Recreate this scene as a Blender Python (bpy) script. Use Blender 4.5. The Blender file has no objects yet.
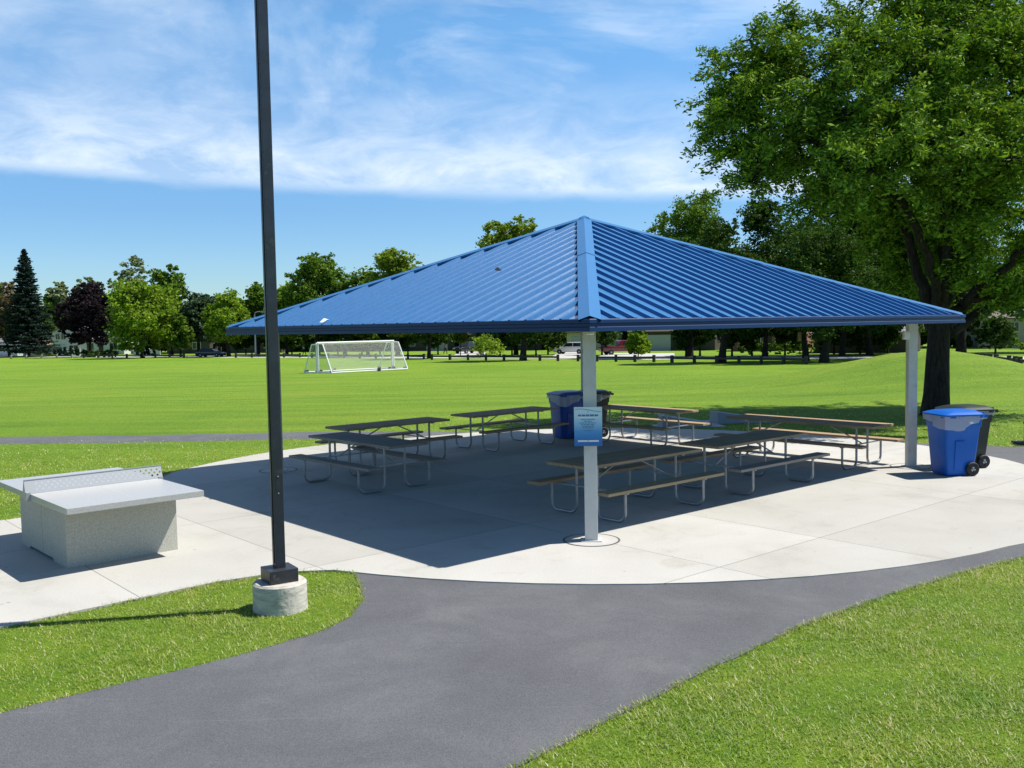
import bpy, bmesh, math, random
import numpy as np
from mathutils import Vector, Matrix

random.seed(7)
RNG = np.random.default_rng(11)
D = bpy.data
scene = bpy.context.scene
col = scene.collection
R = math.radians

# ------------------------------------------------------------------ camera numbers
F_PX, PITCH, ROLL, CAM_H = 943.36, 0.0615, -0.0169, 2.6211
_R = np.array([1, 0, 0.]); _F = np.array([0, math.cos(PITCH), -math.sin(PITCH)]); _U = np.array([0, math.sin(PITCH), math.cos(PITCH)])
_c, _s = math.cos(ROLL), math.sin(ROLL)
CR, CU, CF = _c*_R + _s*_U, -_s*_R + _c*_U, _F

# ------------------------------------------------------------------ terrain
def zt(x, y):
    x = np.asarray(x, float); y = np.asarray(y, float)
    z = -0.022 - 0.016*np.clip(y-22, 0, 58) - 0.009*np.clip(y-80, 0, 170)
    dx = x-19.3
    sx = np.where(dx < 0, 6.0, 4.6)
    z = z + 1.52*np.exp(-(dx/sx)**2 - ((y-43)/6.5)**2)
    return z

def ray(px, py):
    d = CF + CR*(px-512)/F_PX - CU*(py-384)/F_PX
    return d/d[1]

def at(px, py):                      # ground point seen there
    d = ray(px, py); lo, hi = 3., 600.
    y = 3.
    while y < 600:
        P = d*y
        if CAM_H + P[2] < zt(P[0], y): break
        y *= 1.01
    lo, hi = y/1.012, y
    for _ in range(40):
        m = .5*(lo+hi)
        if CAM_H + d[2]*m < zt(d[0]*m, m): hi = m
        else: lo = m
    return Vector((d[0]*hi, hi, float(zt(d[0]*hi, hi))))

def at_depth(px, py, y):             # point at depth y
    d = ray(px, py)
    return Vector((d[0]*y, y, CAM_H+d[2]*y))

# ------------------------------------------------------------------ materials
def node_mat(name):
    m = D.materials.new(name); m.use_nodes = True
    nt = m.node_tree; nt.nodes.clear()
    out = nt.nodes.new('ShaderNodeOutputMaterial')
    return m, nt, out

def N(nt, kind, **kw):
    n = nt.nodes.new(kind)
    for k, v in kw.items():
        if k.startswith('i_'):
            key = k[2:]
            key = int(key) if key.isdigit() else key.replace('_', ' ')
            n.inputs[key].default_value = v
        else: setattr(n, k, v)
    return n

def L(nt, a, ao, b, bi): nt.links.new(a.outputs[ao], b.inputs[bi])

def ramp(nt, stops, interp='LINEAR'):
    r = nt.nodes.new('ShaderNodeValToRGB'); r.color_ramp.interpolation = interp
    el = r.color_ramp.elements
    el[0].position, el[0].color = stops[0][0], (*stops[0][1], 1)
    el[1].position, el[1].color = stops[-1][0], (*stops[-1][1], 1)
    for p, c in stops[1:-1]:
        e = el.new(p); e.color = (*c, 1)
    return r

def simple(name, c, rough=.6, metal=0., spec=.5, var=.12, scale=6., bump=0., bscale=60., dirt=None, coat=0., stretch=None):
    m, nt, out = node_mat(name)
    b = N(nt, 'ShaderNodeBsdfPrincipled', i_Roughness=rough, i_Metallic=metal)
    b.inputs['Specular IOR Level'].default_value = spec
    b.inputs['Coat Weight'].default_value = coat
    tc = N(nt, 'ShaderNodeTexCoord')
    n = N(nt, 'ShaderNodeTexNoise', i_Scale=scale, i_Detail=6., i_Roughness=.65)
    if stretch:
        mp = N(nt, 'ShaderNodeMapping'); mp.inputs['Scale'].default_value = stretch; L(nt, tc, 'Object', mp, 'Vector'); L(nt, mp, 'Vector', n, 'Vector')
    else: L(nt, tc, 'Object', n, 'Vector')
    a = tuple(max(0, x*(1-var)) for x in c); z = tuple(min(1, x*(1+var)) for x in c)
    st = [(.3, a), (.7, z)] if dirt is None else [(.25, dirt), (.42, a), (.7, z)]
    r = ramp(nt, st)
    L(nt, n, 'Fac', r, 'Fac'); L(nt, r, 'Color', b, 'Base Color')
    if bump:
        n2 = N(nt, 'ShaderNodeTexNoise', i_Scale=bscale, i_Detail=3.)
        L(nt, tc, 'Object', n2, 'Vector')
        bp = N(nt, 'ShaderNodeBump', i_Strength=bump, i_Distance=.01)
        L(nt, n2, 'Fac', bp, 'Height'); L(nt, bp, 'Normal', b, 'Normal')
    L(nt, b, 'BSDF', out, 'Surface')
    return m

def leaf_mat(name, dark, light, trans=.35, rough=.7):
    m, nt, out = node_mat(name)
    g = N(nt, 'ShaderNodeNewGeometry')
    r = ramp(nt, [(0., dark), (.55, tuple((a+b)/2 for a, b in zip(dark, light))), (1., light)])
    L(nt, g, 'Random Per Island', r, 'Fac')
    d = N(nt, 'ShaderNodeBsdfPrincipled', i_Roughness=rough)
    d.inputs['Specular IOR Level'].default_value = .12
    L(nt, r, 'Color', d, 'Base Color')
    t = N(nt, 'ShaderNodeBsdfTranslucent')
    hs = N(nt, 'ShaderNodeMix', data_type='RGBA', blend_type='MULTIPLY')
    hs.inputs[0].default_value = 1
    L(nt, r, 'Color', hs, 6); hs.inputs[7].default_value = (1.35, 1.3, .55, 1)
    L(nt, hs, 2, t, 'Color')
    mx = N(nt, 'ShaderNodeMixShader', i_Fac=trans)
    L(nt, d, 'BSDF', mx, 1); L(nt, t, 'BSDF', mx, 2)
    L(nt, mx, 'Shader', out, 'Surface')
    return m

M = {}
def build_materials():
    # ---- lawn
    m, nt, out = node_mat('lawn'); M['lawn'] = m
    b = N(nt, 'ShaderNodeBsdfPrincipled', i_Roughness=.85); b.inputs['Specular IOR Level'].default_value = .15
    tc = N(nt, 'ShaderNodeTexCoord')
    mp = N(nt, 'ShaderNodeMapping'); mp.inputs['Scale'].default_value = (.1, .75, 1); mp.inputs['Rotation'].default_value = (0, 0, R(4))
    L(nt, tc, 'Object', mp, 'Vector')
    n1 = N(nt, 'ShaderNodeTexNoise', i_Scale=.9, i_Detail=10., i_Roughness=.74); L(nt, mp, 'Vector', n1, 'Vector')
    n2 = N(nt, 'ShaderNodeTexNoise', i_Scale=9., i_Detail=8., i_Roughness=.75); L(nt, tc, 'Object', n2, 'Vector')
    n3 = N(nt, 'ShaderNodeTexNoise', i_Scale=70., i_Detail=4., i_Roughness=.8); L(nt, tc, 'Object', n3, 'Vector')
    r1 = ramp(nt, [(.27, (.085, .17, .012)), (.42, (.13, .235, .018)), (.58, (.168, .275, .022)), (.76, (.24, .32, .045))]); L(nt, n1, 'Fac', r1, 'Fac')
    r2 = ramp(nt, [(.28, (.42, .52, .36)), (.5, (.95, .97, .9)), (.72, (1.5, 1.3, 1.4))]); L(nt, n2, 'Fac', r2, 'Fac')
    r3 = ramp(nt, [(.32, (.62, .66, .55)), (.62, (1.3, 1.24, 1.15))]); L(nt, n3, 'Fac', r3, 'Fac')
    mx = N(nt, 'ShaderNodeMix', data_type='RGBA', blend_type='MULTIPLY'); mx.inputs[0].default_value = .75
    L(nt, r1, 'Color', mx, 6); L(nt, r2, 'Color', mx, 7)
    mx2 = N(nt, 'ShaderNodeMix', data_type='RGBA', blend_type='MULTIPLY'); mx2.inputs[0].default_value = .9
    L(nt, mx, 2, mx2, 6); L(nt, r3, 'Color', mx2, 7)
    n6 = N(nt, 'ShaderNodeTexNoise', i_Scale=.07, i_Detail=6., i_Roughness=.6, i_Distortion=.8); L(nt, tc, 'Object', n6, 'Vector')
    r6 = ramp(nt, [(.32, (.82, .9, .8)), (.5, (1, 1, 1)), (.68, (1.18, 1.04, 1.3))]); L(nt, n6, 'Fac', r6, 'Fac')
    mx6 = N(nt, 'ShaderNodeMix', data_type='RGBA', blend_type='MULTIPLY'); mx6.inputs[0].default_value = 1; L(nt, mx2, 2, mx6, 6); L(nt, r6, 'Color', mx6, 7); mx2 = mx6
    L(nt, mx2, 2, b, 'Base Color')
    ad = N(nt, 'ShaderNodeMath', operation='ADD'); L(nt, n2, 'Fac', ad, 0); L(nt, n3, 'Fac', ad, 1)
    bp = N(nt, 'ShaderNodeBump', i_Strength=.7, i_Distance=.08); L(nt, ad, 'Value', bp, 'Height'); L(nt, bp, 'Normal', b, 'Normal')
    L(nt, b, 'BSDF', out, 'Surface')

    # ---- grass blades
    m, nt, out = node_mat('grass_blade'); M['blade'] = m
    g = N(nt, 'ShaderNodeNewGeometry'); tc = N(nt, 'ShaderNodeTexCoord')
    n1 = N(nt, 'ShaderNodeTexNoise', i_Scale=1.3, i_Detail=5., i_Roughness=.7); L(nt, tc, 'Object', n1, 'Vector')
    r0 = ramp(nt, [(0., (.14, .23, .02)), (.35, (.25, .345, .036)), (.7, (.35, .43, .06)), (.84, (.45, .48, .13)), (.94, (.6, .58, .3)), (1., (.8, .77, .58))]); L(nt, g, 'Random Per Island', r0, 'Fac')
    r1 = ramp(nt, [(.3, (.58, .8, .5)), (.5, (1, 1, 1)), (.7, (1.42, 1.18, 1.5))]); L(nt, n1, 'Fac', r1, 'Fac')
    mx = N(nt, 'ShaderNodeMix', data_type='RGBA', blend_type='MULTIPLY'); mx.inputs[0].default_value = 1
    L(nt, r0, 'Color', mx, 6); L(nt, r1, 'Color', mx, 7)
    d = N(nt, 'ShaderNodeBsdfPrincipled', i_Roughness=.5); d.inputs['Specular IOR Level'].default_value = .35
    t = N(nt, 'ShaderNodeBsdfTranslucent'); L(nt, mx, 2, d, 'Base Color'); L(nt, mx, 2, t, 'Color')
    ms = N(nt, 'ShaderNodeMixShader', i_Fac=.48); L(nt, d, 'BSDF', ms, 1); L(nt, t, 'BSDF', ms, 2); L(nt, ms, 'Shader', out, 'Surface')

    # ---- asphalt
    m, nt, out = node_mat('asphalt'); M['asphalt'] = m
    b = N(nt, 'ShaderNodeBsdfPrincipled', i_Roughness=.8); b.inputs['Specular IOR Level'].default_value = .3
    tc = N(nt, 'ShaderNodeTexCoord')
    n1 = N(nt, 'ShaderNodeTexNoise', i_Scale=.8, i_Detail=9., i_Roughness=.68, i_Distortion=.6); L(nt, tc, 'Object', n1, 'Vector')
    n2 = N(nt, 'ShaderNodeTexNoise', i_Scale=120., i_Detail=4., i_Roughness=.85); L(nt, tc, 'Object', n2, 'Vector')
    v = N(nt, 'ShaderNodeTexVoronoi', i_Scale=17., i_Randomness=1.); L(nt, tc, 'Object', v, 'Vector')
    r1 = ramp(nt, [(.25, (.078, .08, .087)), (.5, (.098, .101, .109)), (.72, (.13, .133, .139))]); L(nt, n1, 'Fac', r1, 'Fac')
    r2 = ramp(nt, [(.36, (.5, .5, .5)), (.5, (.96, .96, .96)), (.64, (1.6, 1.58, 1.54))]); L(nt, n2, 'Fac', r2, 'Fac')
    mx = N(nt, 'ShaderNodeMix', data_type='RGBA', blend_type='MULTIPLY'); mx.inputs[0].default_value = .8
    L(nt, r1, 'Color', mx, 6); L(nt, r2, 'Color', mx, 7)
    rv = ramp(nt, [(0., (.9, .9, .9)), (.035, (.9, .9, .9)), (.05, (0, 0, 0)), (1, (0, 0, 0))]); L(nt, v, 'Distance', rv, 'Fac')
    wn = N(nt, 'ShaderNodeMath', operation='GREATER_THAN'); wn.inputs[1].default_value = .86
    sp = N(nt, 'ShaderNodeSeparateColor'); L(nt, v, 'Color', sp, 'Color'); L(nt, sp, 0, wn, 0)
    mu = N(nt, 'ShaderNodeMath', operation='MULTIPLY'); L(nt, rv, 'Color', mu, 0); L(nt, wn, 'Value', mu, 1)
    mx2 = N(nt, 'ShaderNodeMix', data_type='RGBA'); L(nt, mu, 'Value', mx2, 0); L(nt, mx, 2, mx2, 6); mx2.inputs[7].default_value = (.34, .33, .31, 1)
    # hairline scuffs
    mp = N(nt, 'ShaderNodeMapping'); mp.inputs['Scale'].default_value = (.5, 14, 1); mp.inputs['Rotation'].default_value = (0, 0, R(-38)); L(nt, tc, 'Object', mp, 'Vector')
    n4 = N(nt, 'ShaderNodeTexNoise', i_Scale=1.1, i_Detail=4.); L(nt, mp, 'Vector', n4, 'Vector')
    r4 = ramp(nt, [(.68, (0, 0, 0)), (.76, (.35, .35, .35))]); L(nt, n4, 'Fac', r4, 'Fac')
    mx3 = N(nt, 'ShaderNodeMix', data_type='RGBA'); L(nt, r4, 'Color', mx3, 0); L(nt, mx2, 2, mx3, 6); mx3.inputs[7].default_value = (.2, .2, .19, 1)
    L(nt, mx3, 2, b, 'Base Color')
    bp = N(nt, 'ShaderNodeBump', i_Strength=.5, i_Distance=.008); L(nt, n2, 'Fac', bp, 'Height'); L(nt, bp, 'Normal', b, 'Normal')
    L(nt, b, 'BSDF', out, 'Surface')

    # ---- pad concrete (object axes follow the pavilion), with tooled joints
    m, nt, out = node_mat('pad_concrete'); M['pad'] = m
    b = N(nt, 'ShaderNodeBsdfPrincipled', i_Roughness=.78); b.inputs['Specular IOR Level'].default_value = .3
    tc = N(nt, 'ShaderNodeTexCoord'); sx = N(nt, 'ShaderNodeSeparateXYZ'); L(nt, tc, 'Object', sx, 'Vector')
    n1 = N(nt, 'ShaderNodeTexNoise', i_Scale=.55, i_Detail=9., i_Roughness=.62, i_Distortion=.4); L(nt, tc, 'Object', n1, 'Vector')
    n2 = N(nt, 'ShaderNodeTexNoise', i_Scale=45., i_Detail=5., i_Roughness=.75); L(nt, tc, 'Object', n2, 'Vector')
    r1 = ramp(nt, [(.27, (.32, .305, .27)), (.45, (.405, .394, .362)), (.7, (.45, .438, .407))]); L(nt, n1, 'Fac', r1, 'Fac')
    r2 = ramp(nt, [(.3, (.85, .85, .84)), (.6, (1.04, 1.04, 1.04))]); L(nt, n2, 'Fac', r2, 'Fac')
    mx = N(nt, 'ShaderNodeMix', data_type='RGBA', blend_type='MULTIPLY'); mx.inputs[0].default_value = .8
    L(nt, r1, 'Color', mx, 6); L(nt, r2, 'Color', mx, 7)
    vg = N(nt, 'ShaderNodeTexVoronoi', i_Scale=3.1, i_Randomness=1.); L(nt, tc, 'Object', vg, 'Vector')
    gs = N(nt, 'ShaderNodeSeparateColor'); L(nt, vg, 'Color', gs, 'Color')
    gr = N(nt, 'ShaderNodeMath', operation='MULTIPLY'); L(nt, gs, 0, gr, 0); gr.inputs[1].default_value = .07
    gl = N(nt, 'ShaderNodeMath', operation='LESS_THAN'); L(nt, vg, 'Distance', gl, 0); L(nt, gr, 0, gl, 1)
    ga = N(nt, 'ShaderNodeMath', operation='MULTIPLY'); L(nt, gl, 0, ga, 0); ga.inputs[1].default_value = .45
    n5 = N(nt, 'ShaderNodeTexNoise', i_Scale=1.7, i_Detail=7., i_Roughness=.75, i_Distortion=1.2); L(nt, tc, 'Object', n5, 'Vector')
    st = ramp(nt, [(.56, (0, 0, 0)), (.68, (.32, .32, .32))]); L(nt, n5, 'Fac', st, 'Fac')
    mxs = N(nt, 'ShaderNodeMix', data_type='RGBA'); L(nt, st, 'Color', mxs, 0); L(nt, mx, 2, mxs, 6); mxs.inputs[7].default_value = (.27, .24, .185, 1)
    mxg = N(nt, 'ShaderNodeMix', data_type='RGBA'); L(nt, ga, 0, mxg, 0); L(nt, mxs, 2, mxg, 6); mxg.inputs[7].default_value = (.14, .13, .12, 1)
    mx = mxg
    pid = None
    acc = None
    def line(axis, val):
        nonlocal acc, pid
        g_ = N(nt, 'ShaderNodeMath', operation='GREATER_THAN'); g_.inputs[1].default_value = val; L(nt, sx, axis, g_, 0)
        k_ = N(nt, 'ShaderNodeMath', operation='MULTIPLY_ADD'); L(nt, g_, 0, k_, 0); k_.inputs[1].default_value = 1.37 if axis == 'X' else 9.71
        if pid is not None: L(nt, pid, 0, k_, 2)
        pid = k_
        s_ = N(nt, 'ShaderNodeMath', operation='COMPARE'); s_.inputs[1].default_value = val; s_.inputs[2].default_value = .006
        L(nt, sx, axis, s_, 0)
        if acc is None: acc = s_
        else:
            a = N(nt, 'ShaderNodeMath', operation='MAXIMUM'); L(nt, acc, 0, a, 0); L(nt, s_, 0, a, 1); acc = a
    for v_ in (-9.0, -7.13, -4.02, -2.03, 2.02, 4.04): line('X', v_)
    for v_ in (-5.93, -2.8, .45, 3.6): line('Y', v_)
    wn_ = N(nt, 'ShaderNodeTexWhiteNoise', noise_dimensions='1D'); L(nt, pid, 0, wn_, 'W')
    wr = ramp(nt, [(0., (.9, .895, .88)), (1., (1.06, 1.06, 1.06))]); L(nt, wn_, 'Value', wr, 'Fac')
    mxp = N(nt, 'ShaderNodeMix', data_type='RGBA', blend_type='MULTIPLY'); mxp.inputs[0].default_value = 1; L(nt, mx, 2, mxp, 6); L(nt, wr, 'Color', mxp, 7); mx = mxp
    jm = N(nt, 'ShaderNodeMix', data_type='RGBA'); L(nt, acc, 0, jm, 0); L(nt, mx, 2, jm, 6); jm.inputs[7].default_value = (.2, .19, .17, 1)
    L(nt, jm, 2, b, 'Base Color')
    hh = N(nt, 'ShaderNodeMath', operation='MULTIPLY_ADD'); L(nt, acc, 0, hh, 0); hh.inputs[1].default_value = -2.; L(nt, n2, 'Fac', hh, 2)
    bp = N(nt, 'ShaderNodeBump', i_Strength=.25, i_Distance=.008); L(nt, hh, 'Value', bp, 'Height'); L(nt, bp, 'Normal', b, 'Normal')
    L(nt, b, 'BSDF', out, 'Surface')

    # ---- roof paint
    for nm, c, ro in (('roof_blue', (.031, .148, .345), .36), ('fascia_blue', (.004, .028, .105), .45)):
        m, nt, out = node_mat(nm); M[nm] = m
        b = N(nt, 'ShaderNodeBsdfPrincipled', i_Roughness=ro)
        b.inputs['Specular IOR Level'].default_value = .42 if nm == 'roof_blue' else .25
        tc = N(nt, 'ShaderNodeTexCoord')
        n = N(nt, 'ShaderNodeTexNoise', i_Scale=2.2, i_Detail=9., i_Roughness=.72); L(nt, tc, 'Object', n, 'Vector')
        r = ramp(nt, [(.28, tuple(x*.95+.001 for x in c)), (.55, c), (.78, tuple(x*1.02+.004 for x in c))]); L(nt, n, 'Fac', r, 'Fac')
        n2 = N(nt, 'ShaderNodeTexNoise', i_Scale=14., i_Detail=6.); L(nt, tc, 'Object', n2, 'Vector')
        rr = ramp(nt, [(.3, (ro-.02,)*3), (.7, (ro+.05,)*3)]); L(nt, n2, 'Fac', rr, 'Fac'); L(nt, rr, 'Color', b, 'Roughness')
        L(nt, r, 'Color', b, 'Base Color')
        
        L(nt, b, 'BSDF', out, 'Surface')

    # ---- weathered wood planks (object x along the plank)
    for nm, a, c in (('wood_dark', (.24, .158, .095), (.45, .315, .195)), ('wood_grey', (.17, .145, .125), (.32, .28, .24)), ('wood_fresh', (.27, .2, .115), (.4, .31, .19))):
        m, nt, out = node_mat(nm); M[nm] = m
        b = N(nt, 'ShaderNodeBsdfPrincipled', i_Roughness=.75); b.inputs['Specular IOR Level'].default_value = .25
        tc = N(nt, 'ShaderNodeTexCoord'); mp = N(nt, 'ShaderNodeMapping'); mp.inputs['Scale'].default_value = (1.2, 34, 34); L(nt, tc, 'Object', mp, 'Vector')
        n = N(nt, 'ShaderNodeTexNoise', i_Scale=1.5, i_Detail=7., i_Roughness=.7, i_Distortion=.5); L(nt, mp, 'Vector', n, 'Vector')
        r = ramp(nt, [(.32, a), (.68, c)]); L(nt, n, 'Fac', r, 'Fac'); L(nt, r, 'Color', b, 'Base Color')
        bp = N(nt, 'ShaderNodeBump', i_Strength=.3, i_Distance=.004); L(nt, n, 'Fac', bp, 'Height'); L(nt, bp, 'Normal', b, 'Normal')
        L(nt, b, 'BSDF', out, 'Surface')

    # ---- perforated net sheet
    m, nt, out = node_mat('perforated_steel'); M['perforated'] = m
    tc = N(nt, 'ShaderNodeTexCoord'); sx = N(nt, 'ShaderNodeSeparateXYZ'); L(nt, tc, 'Object', sx, 'Vector')
    def cellmask(ox, oz, P_):
        ds = []
        for ax, o in (('X', ox), ('Z', oz)):
            a = N(nt, 'ShaderNodeMath', operation='ADD'); a.inputs[1].default_value = 10*P_ + o; L(nt, sx, ax, a, 0)
            w = N(nt, 'ShaderNodeMath', operation='MODULO'); w.inputs[1].default_value = P_; L(nt, a, 0, w, 0)
            s_ = N(nt, 'ShaderNodeMath', operation='SUBTRACT'); s_.inputs[1].default_value = P_/2; L(nt, w, 0, s_, 0)
            q = N(nt, 'ShaderNodeMath', operation='MULTIPLY'); L(nt, s_, 0, q, 0); L(nt, s_, 0, q, 1); ds.append(q)
        a = N(nt, 'ShaderNodeMath', operation='ADD'); L(nt, ds[0], 0, a, 0); L(nt, ds[1], 0, a, 1)
        lt = N(nt, 'ShaderNodeMath', operation='LESS_THAN'); lt.inputs[1].default_value = .0125**2; L(nt, a, 0, lt, 0)
        return lt
    P_ = .068
    c1, c2 = cellmask(0, .025, P_), cellmask(P_/2, .025+P_/2, P_)
    mxm = N(nt, 'ShaderNodeMath', operation='MAXIMUM'); L(nt, c1, 0, mxm, 0); L(nt, c2, 0, mxm, 1)
    zlo = N(nt, 'ShaderNodeMath', operation='GREATER_THAN'); zlo.inputs[1].default_value = .018; L(nt, sx, 'Z', zlo, 0)
    zhi = N(nt, 'ShaderNodeMath', operation='LESS_THAN'); zhi.inputs[1].default_value = .135; L(nt, sx, 'Z', zhi, 0)
    k1 = N(nt, 'ShaderNodeMath', operation='MULTIPLY'); L(nt, mxm, 0, k1, 0); L(nt, zlo, 0, k1, 1)
    k2 = N(nt, 'ShaderNodeMath', operation='MULTIPLY'); L(nt, k1, 0, k2, 0); L(nt, zhi, 0, k2, 1)
    b = N(nt, 'ShaderNodeBsdfPrincipled', i_Roughness=.5, i_Metallic=.35); b.inputs['Base Color'].default_value = (.33, .34, .35, 1)
    tr = N(nt, 'ShaderNodeBsdfTransparent')
    ms = N(nt, 'ShaderNodeMixShader'); L(nt, k2, 0, ms, 'Fac'); L(nt, b, 'BSDF', ms, 1); L(nt, tr, 'BSDF', ms, 2); L(nt, ms, 'Shader', out, 'Surface')

    # ---- soccer net
    m, nt, out = node_mat('goal_netting'); M['netting'] = m
    b = N(nt, 'ShaderNodeBsdfDiffuse'); b.inputs['Color'].default_value = (.75, .76, .72, 1)
    tr = N(nt, 'ShaderNodeBsdfTransparent')
    tc = N(nt, 'ShaderNodeTexCoord'); sx = N(nt, 'ShaderNodeSeparateXYZ'); L(nt, tc, 'UV', sx, 'Vector')
    acc = None
    for ax in ('X', 'Y'):
        a = N(nt, 'ShaderNodeMath', operation='ADD'); a.inputs[1].default_value = 12.; L(nt, sx, ax, a, 0)
        w = N(nt, 'ShaderNodeMath', operation='MODULO'); w.inputs[1].default_value = .1; L(nt, a, 0, w, 0)
        l = N(nt, 'ShaderNodeMath', operation='LESS_THAN'); l.inputs[1].default_value = .007; L(nt, w, 0, l, 0)
        if acc is None: acc = l
        else:
            q = N(nt, 'ShaderNodeMath', operation='MAXIMUM'); L(nt, acc, 0, q, 0); L(nt, l, 0, q, 1); acc = q
    ms = N(nt, 'ShaderNodeMixShader'); L(nt, acc, 0, ms, 'Fac'); L(nt, tr, 'BSDF', ms, 1); L(nt, b, 'BSDF', ms, 2); L(nt, ms, 'Shader', out, 'Surface')

    # ---- bin liner (thin translucent film)
    m, nt, out = node_mat('liner_film'); M['liner'] = m
    d = N(nt, 'ShaderNodeBsdfPrincipled', i_Roughness=.3); d.inputs['Base Color'].default_value = (.8, .83, .86, 1)
    t = N(nt, 'ShaderNodeBsdfTranslucent'); t.inputs['Color'].default_value = (.6, .65, .7, 1)
    tr = N(nt, 'ShaderNodeBsdfTransparent'); tr.inputs['Color'].default_value = (.9, .93, .96, 1)
    m1 = N(nt, 'ShaderNodeMixShader', i_Fac=.3); L(nt, d, 'BSDF', m1, 1); L(nt, t, 'BSDF', m1, 2)
    m2 = N(nt, 'ShaderNodeMixShader', i_Fac=.5); L(nt, m1, 'Shader', m2, 1); L(nt, tr, 'BSDF', m2, 2); L(nt, m2, 'Shader', out, 'Surface')

    # ---- printed notice sign
    m, nt, out = node_mat('printed_notice'); M['notice'] = m
    b = N(nt, 'ShaderNodeBsdfPrincipled', i_Roughness=.4)
    tc = N(nt, 'ShaderNodeTexCoord'); sx = N(nt, 'ShaderNodeSeparateXYZ'); L(nt, tc, 'Object', sx, 'Vector')
    mr = N(nt, 'ShaderNodeMapRange'); mr.inputs[1].default_value = 0.; mr.inputs[2].default_value = .46; L(nt, sx, 'Z', mr, 0)
    r = ramp(nt, [(0., (.02, .13, .42)), (.15, (.025, .16, .48)), (.38, (.07, .28, .58)), (.6, (.3, .52, .72)), (.84, (.52, .7, .8)), (1., (.6, .72, .75))]); L(nt, mr, 0, r, 'Fac')
    L(nt, r, 'Color', b, 'Base Color'); L(nt, b, 'BSDF', out, 'Surface')

    # ---- bark
    m, nt, out = node_mat('bark'); M['bark'] = m
    b = N(nt, 'ShaderNodeBsdfPrincipled', i_Roughness=.9); b.inputs['Specular IOR Level'].default_value = .15
    tc = N(nt, 'ShaderNodeTexCoord'); mp = N(nt, 'ShaderNodeMapping'); mp.inputs['Scale'].default_value = (7, 7, 1.3); L(nt, tc, 'Object', mp, 'Vector')
    n = N(nt, 'ShaderNodeTexNoise', i_Scale=2., i_Detail=8., i_Roughness=.7); L(nt, mp, 'Vector', n, 'Vector')
    r = ramp(nt, [(.35, (.014, .011, .009)), (.7, (.055, .045, .036))]); L(nt, n, 'Fac', r, 'Fac'); L(nt, r, 'Color', b, 'Base Color')
    bp = N(nt, 'ShaderNodeBump', i_Strength=.8, i_Distance=.05); L(nt, n, 'Fac', bp, 'Height'); L(nt, bp, 'Normal', b, 'Normal')
    L(nt, b, 'BSDF', out, 'Surface')

    # ---- brick / siding
    def siding(nm, c, period, axis='Z', depth=.35, c2=None):
        m, nt, out = node_mat(nm); M[nm] = m
        b = N(nt, 'ShaderNodeBsdfPrincipled', i_Roughness=.7)
        tc = N(nt, 'ShaderNodeTexCoord'); sx = N(nt, 'ShaderNodeSeparateXYZ'); L(nt, tc, 'Object', sx, 'Vector')
        w = N(nt, 'ShaderNodeMath', operation='MODULO'); w.inputs[1].default_value = period; L(nt, sx, axis, w, 0)
        l = N(nt, 'ShaderNodeMath', operation='LESS_THAN'); l.inputs[1].default_value = period*.14; L(nt, w, 0, l, 0)
        n = N(nt, 'ShaderNodeTexNoise', i_Scale=1.4, i_Detail=6.); L(nt, tc, 'Object', n, 'Vector')
        r = ramp(nt, [(.3, tuple(x*.85 for x in c)), (.7, tuple(min(1, x*1.08) for x in c))]); L(nt, n, 'Fac', r, 'Fac')
        mx = N(nt, 'ShaderNodeMix', data_type='RGBA'); L(nt, l, 0, mx, 0); L(nt, r, 'Color', mx, 6); mx.inputs[7].default_value = (*(tuple(x*depth for x in c) if c2 is None else c2), 1)
        L(nt, mx, 2, b, 'Base Color'); L(nt, b, 'BSDF', out, 'Surface')
    siding('siding_white', (.62, .64, .64), .2, depth=.6)
    siding('siding_beige', (.58, .5, .36), .2, depth=.7)
    siding('siding_grey', (.33, .34, .35), .2, depth=.7)
    siding('siding_blue', (.42, .47, .53), .2, depth=.7)
    siding('siding_brown', (.06, .05, .045), .2, depth=.6)
    siding('siding_tan', (.45, .34, .25), .12, depth=.8)
    siding('brick_red', (.24, .085, .06), .09, c2=(.3, .26, .23))
    siding('shingle_grey', (.2, .2, .21), .25, axis='Y', depth=.6)
    siding('shingle_brown', (.12, .095, .08), .25, axis='Y', depth=.6)

    M['post_white'] = simple('post_paint', (.55, .55, .53), .45, var=.06, dirt=(.42, .41, .38))
    M['galv'] = simple('galvanised_tube', (.3, .31, .33), .42, metal=.6, var=.18, scale=14)
    M['pole'] = simple('bronze_pole_paint', (.018, .023, .034), .36, var=.3, scale=5, dirt=(.06, .06, .065))
    M['polebase'] = simple('scuffed_base_cover', (.028, .03, .035), .4, var=.3, scale=9, dirt=(.22, .2, .18))
    M['footing'] = simple('rough_footing_concrete', (.5, .47, .41), .9, var=.2, scale=5, bump=.9, bscale=16, dirt=(.2, .175, .15), stretch=(1.2, 1.2, 6))
    M['aggregate'] = simple('exposed_aggregate', (.43, .42, .355), .8, var=.16, scale=55, bump=.35, bscale=80, dirt=(.29, .28, .24))
    M['terrazzo'] = simple('polished_table_concrete', (.37, .37, .36), .3, var=.1, scale=38, dirt=(.29, .285, .27))
    M['steel'] = simple('dull_steel', (.4, .41, .43), .45, metal=.6)
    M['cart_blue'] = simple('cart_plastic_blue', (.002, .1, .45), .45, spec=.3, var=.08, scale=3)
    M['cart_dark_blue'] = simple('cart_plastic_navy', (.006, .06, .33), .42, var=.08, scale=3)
    M['cart_green'] = simple('cart_plastic_green', (.012, .022, .02), .45, var=.15, scale=3)
    M['rubber'] = simple('black_rubber', (.015, .015, .016), .7)
    M['rim'] = simple('grey_rim', (.4, .4, .42), .4, metal=.4)
    M['white'] = simple('white_print', (.75, .75, .74), .5, var=.03)
    M['ink'] = simple('blue_ink', (.06, .17, .35), .5, var=.05)
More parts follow.
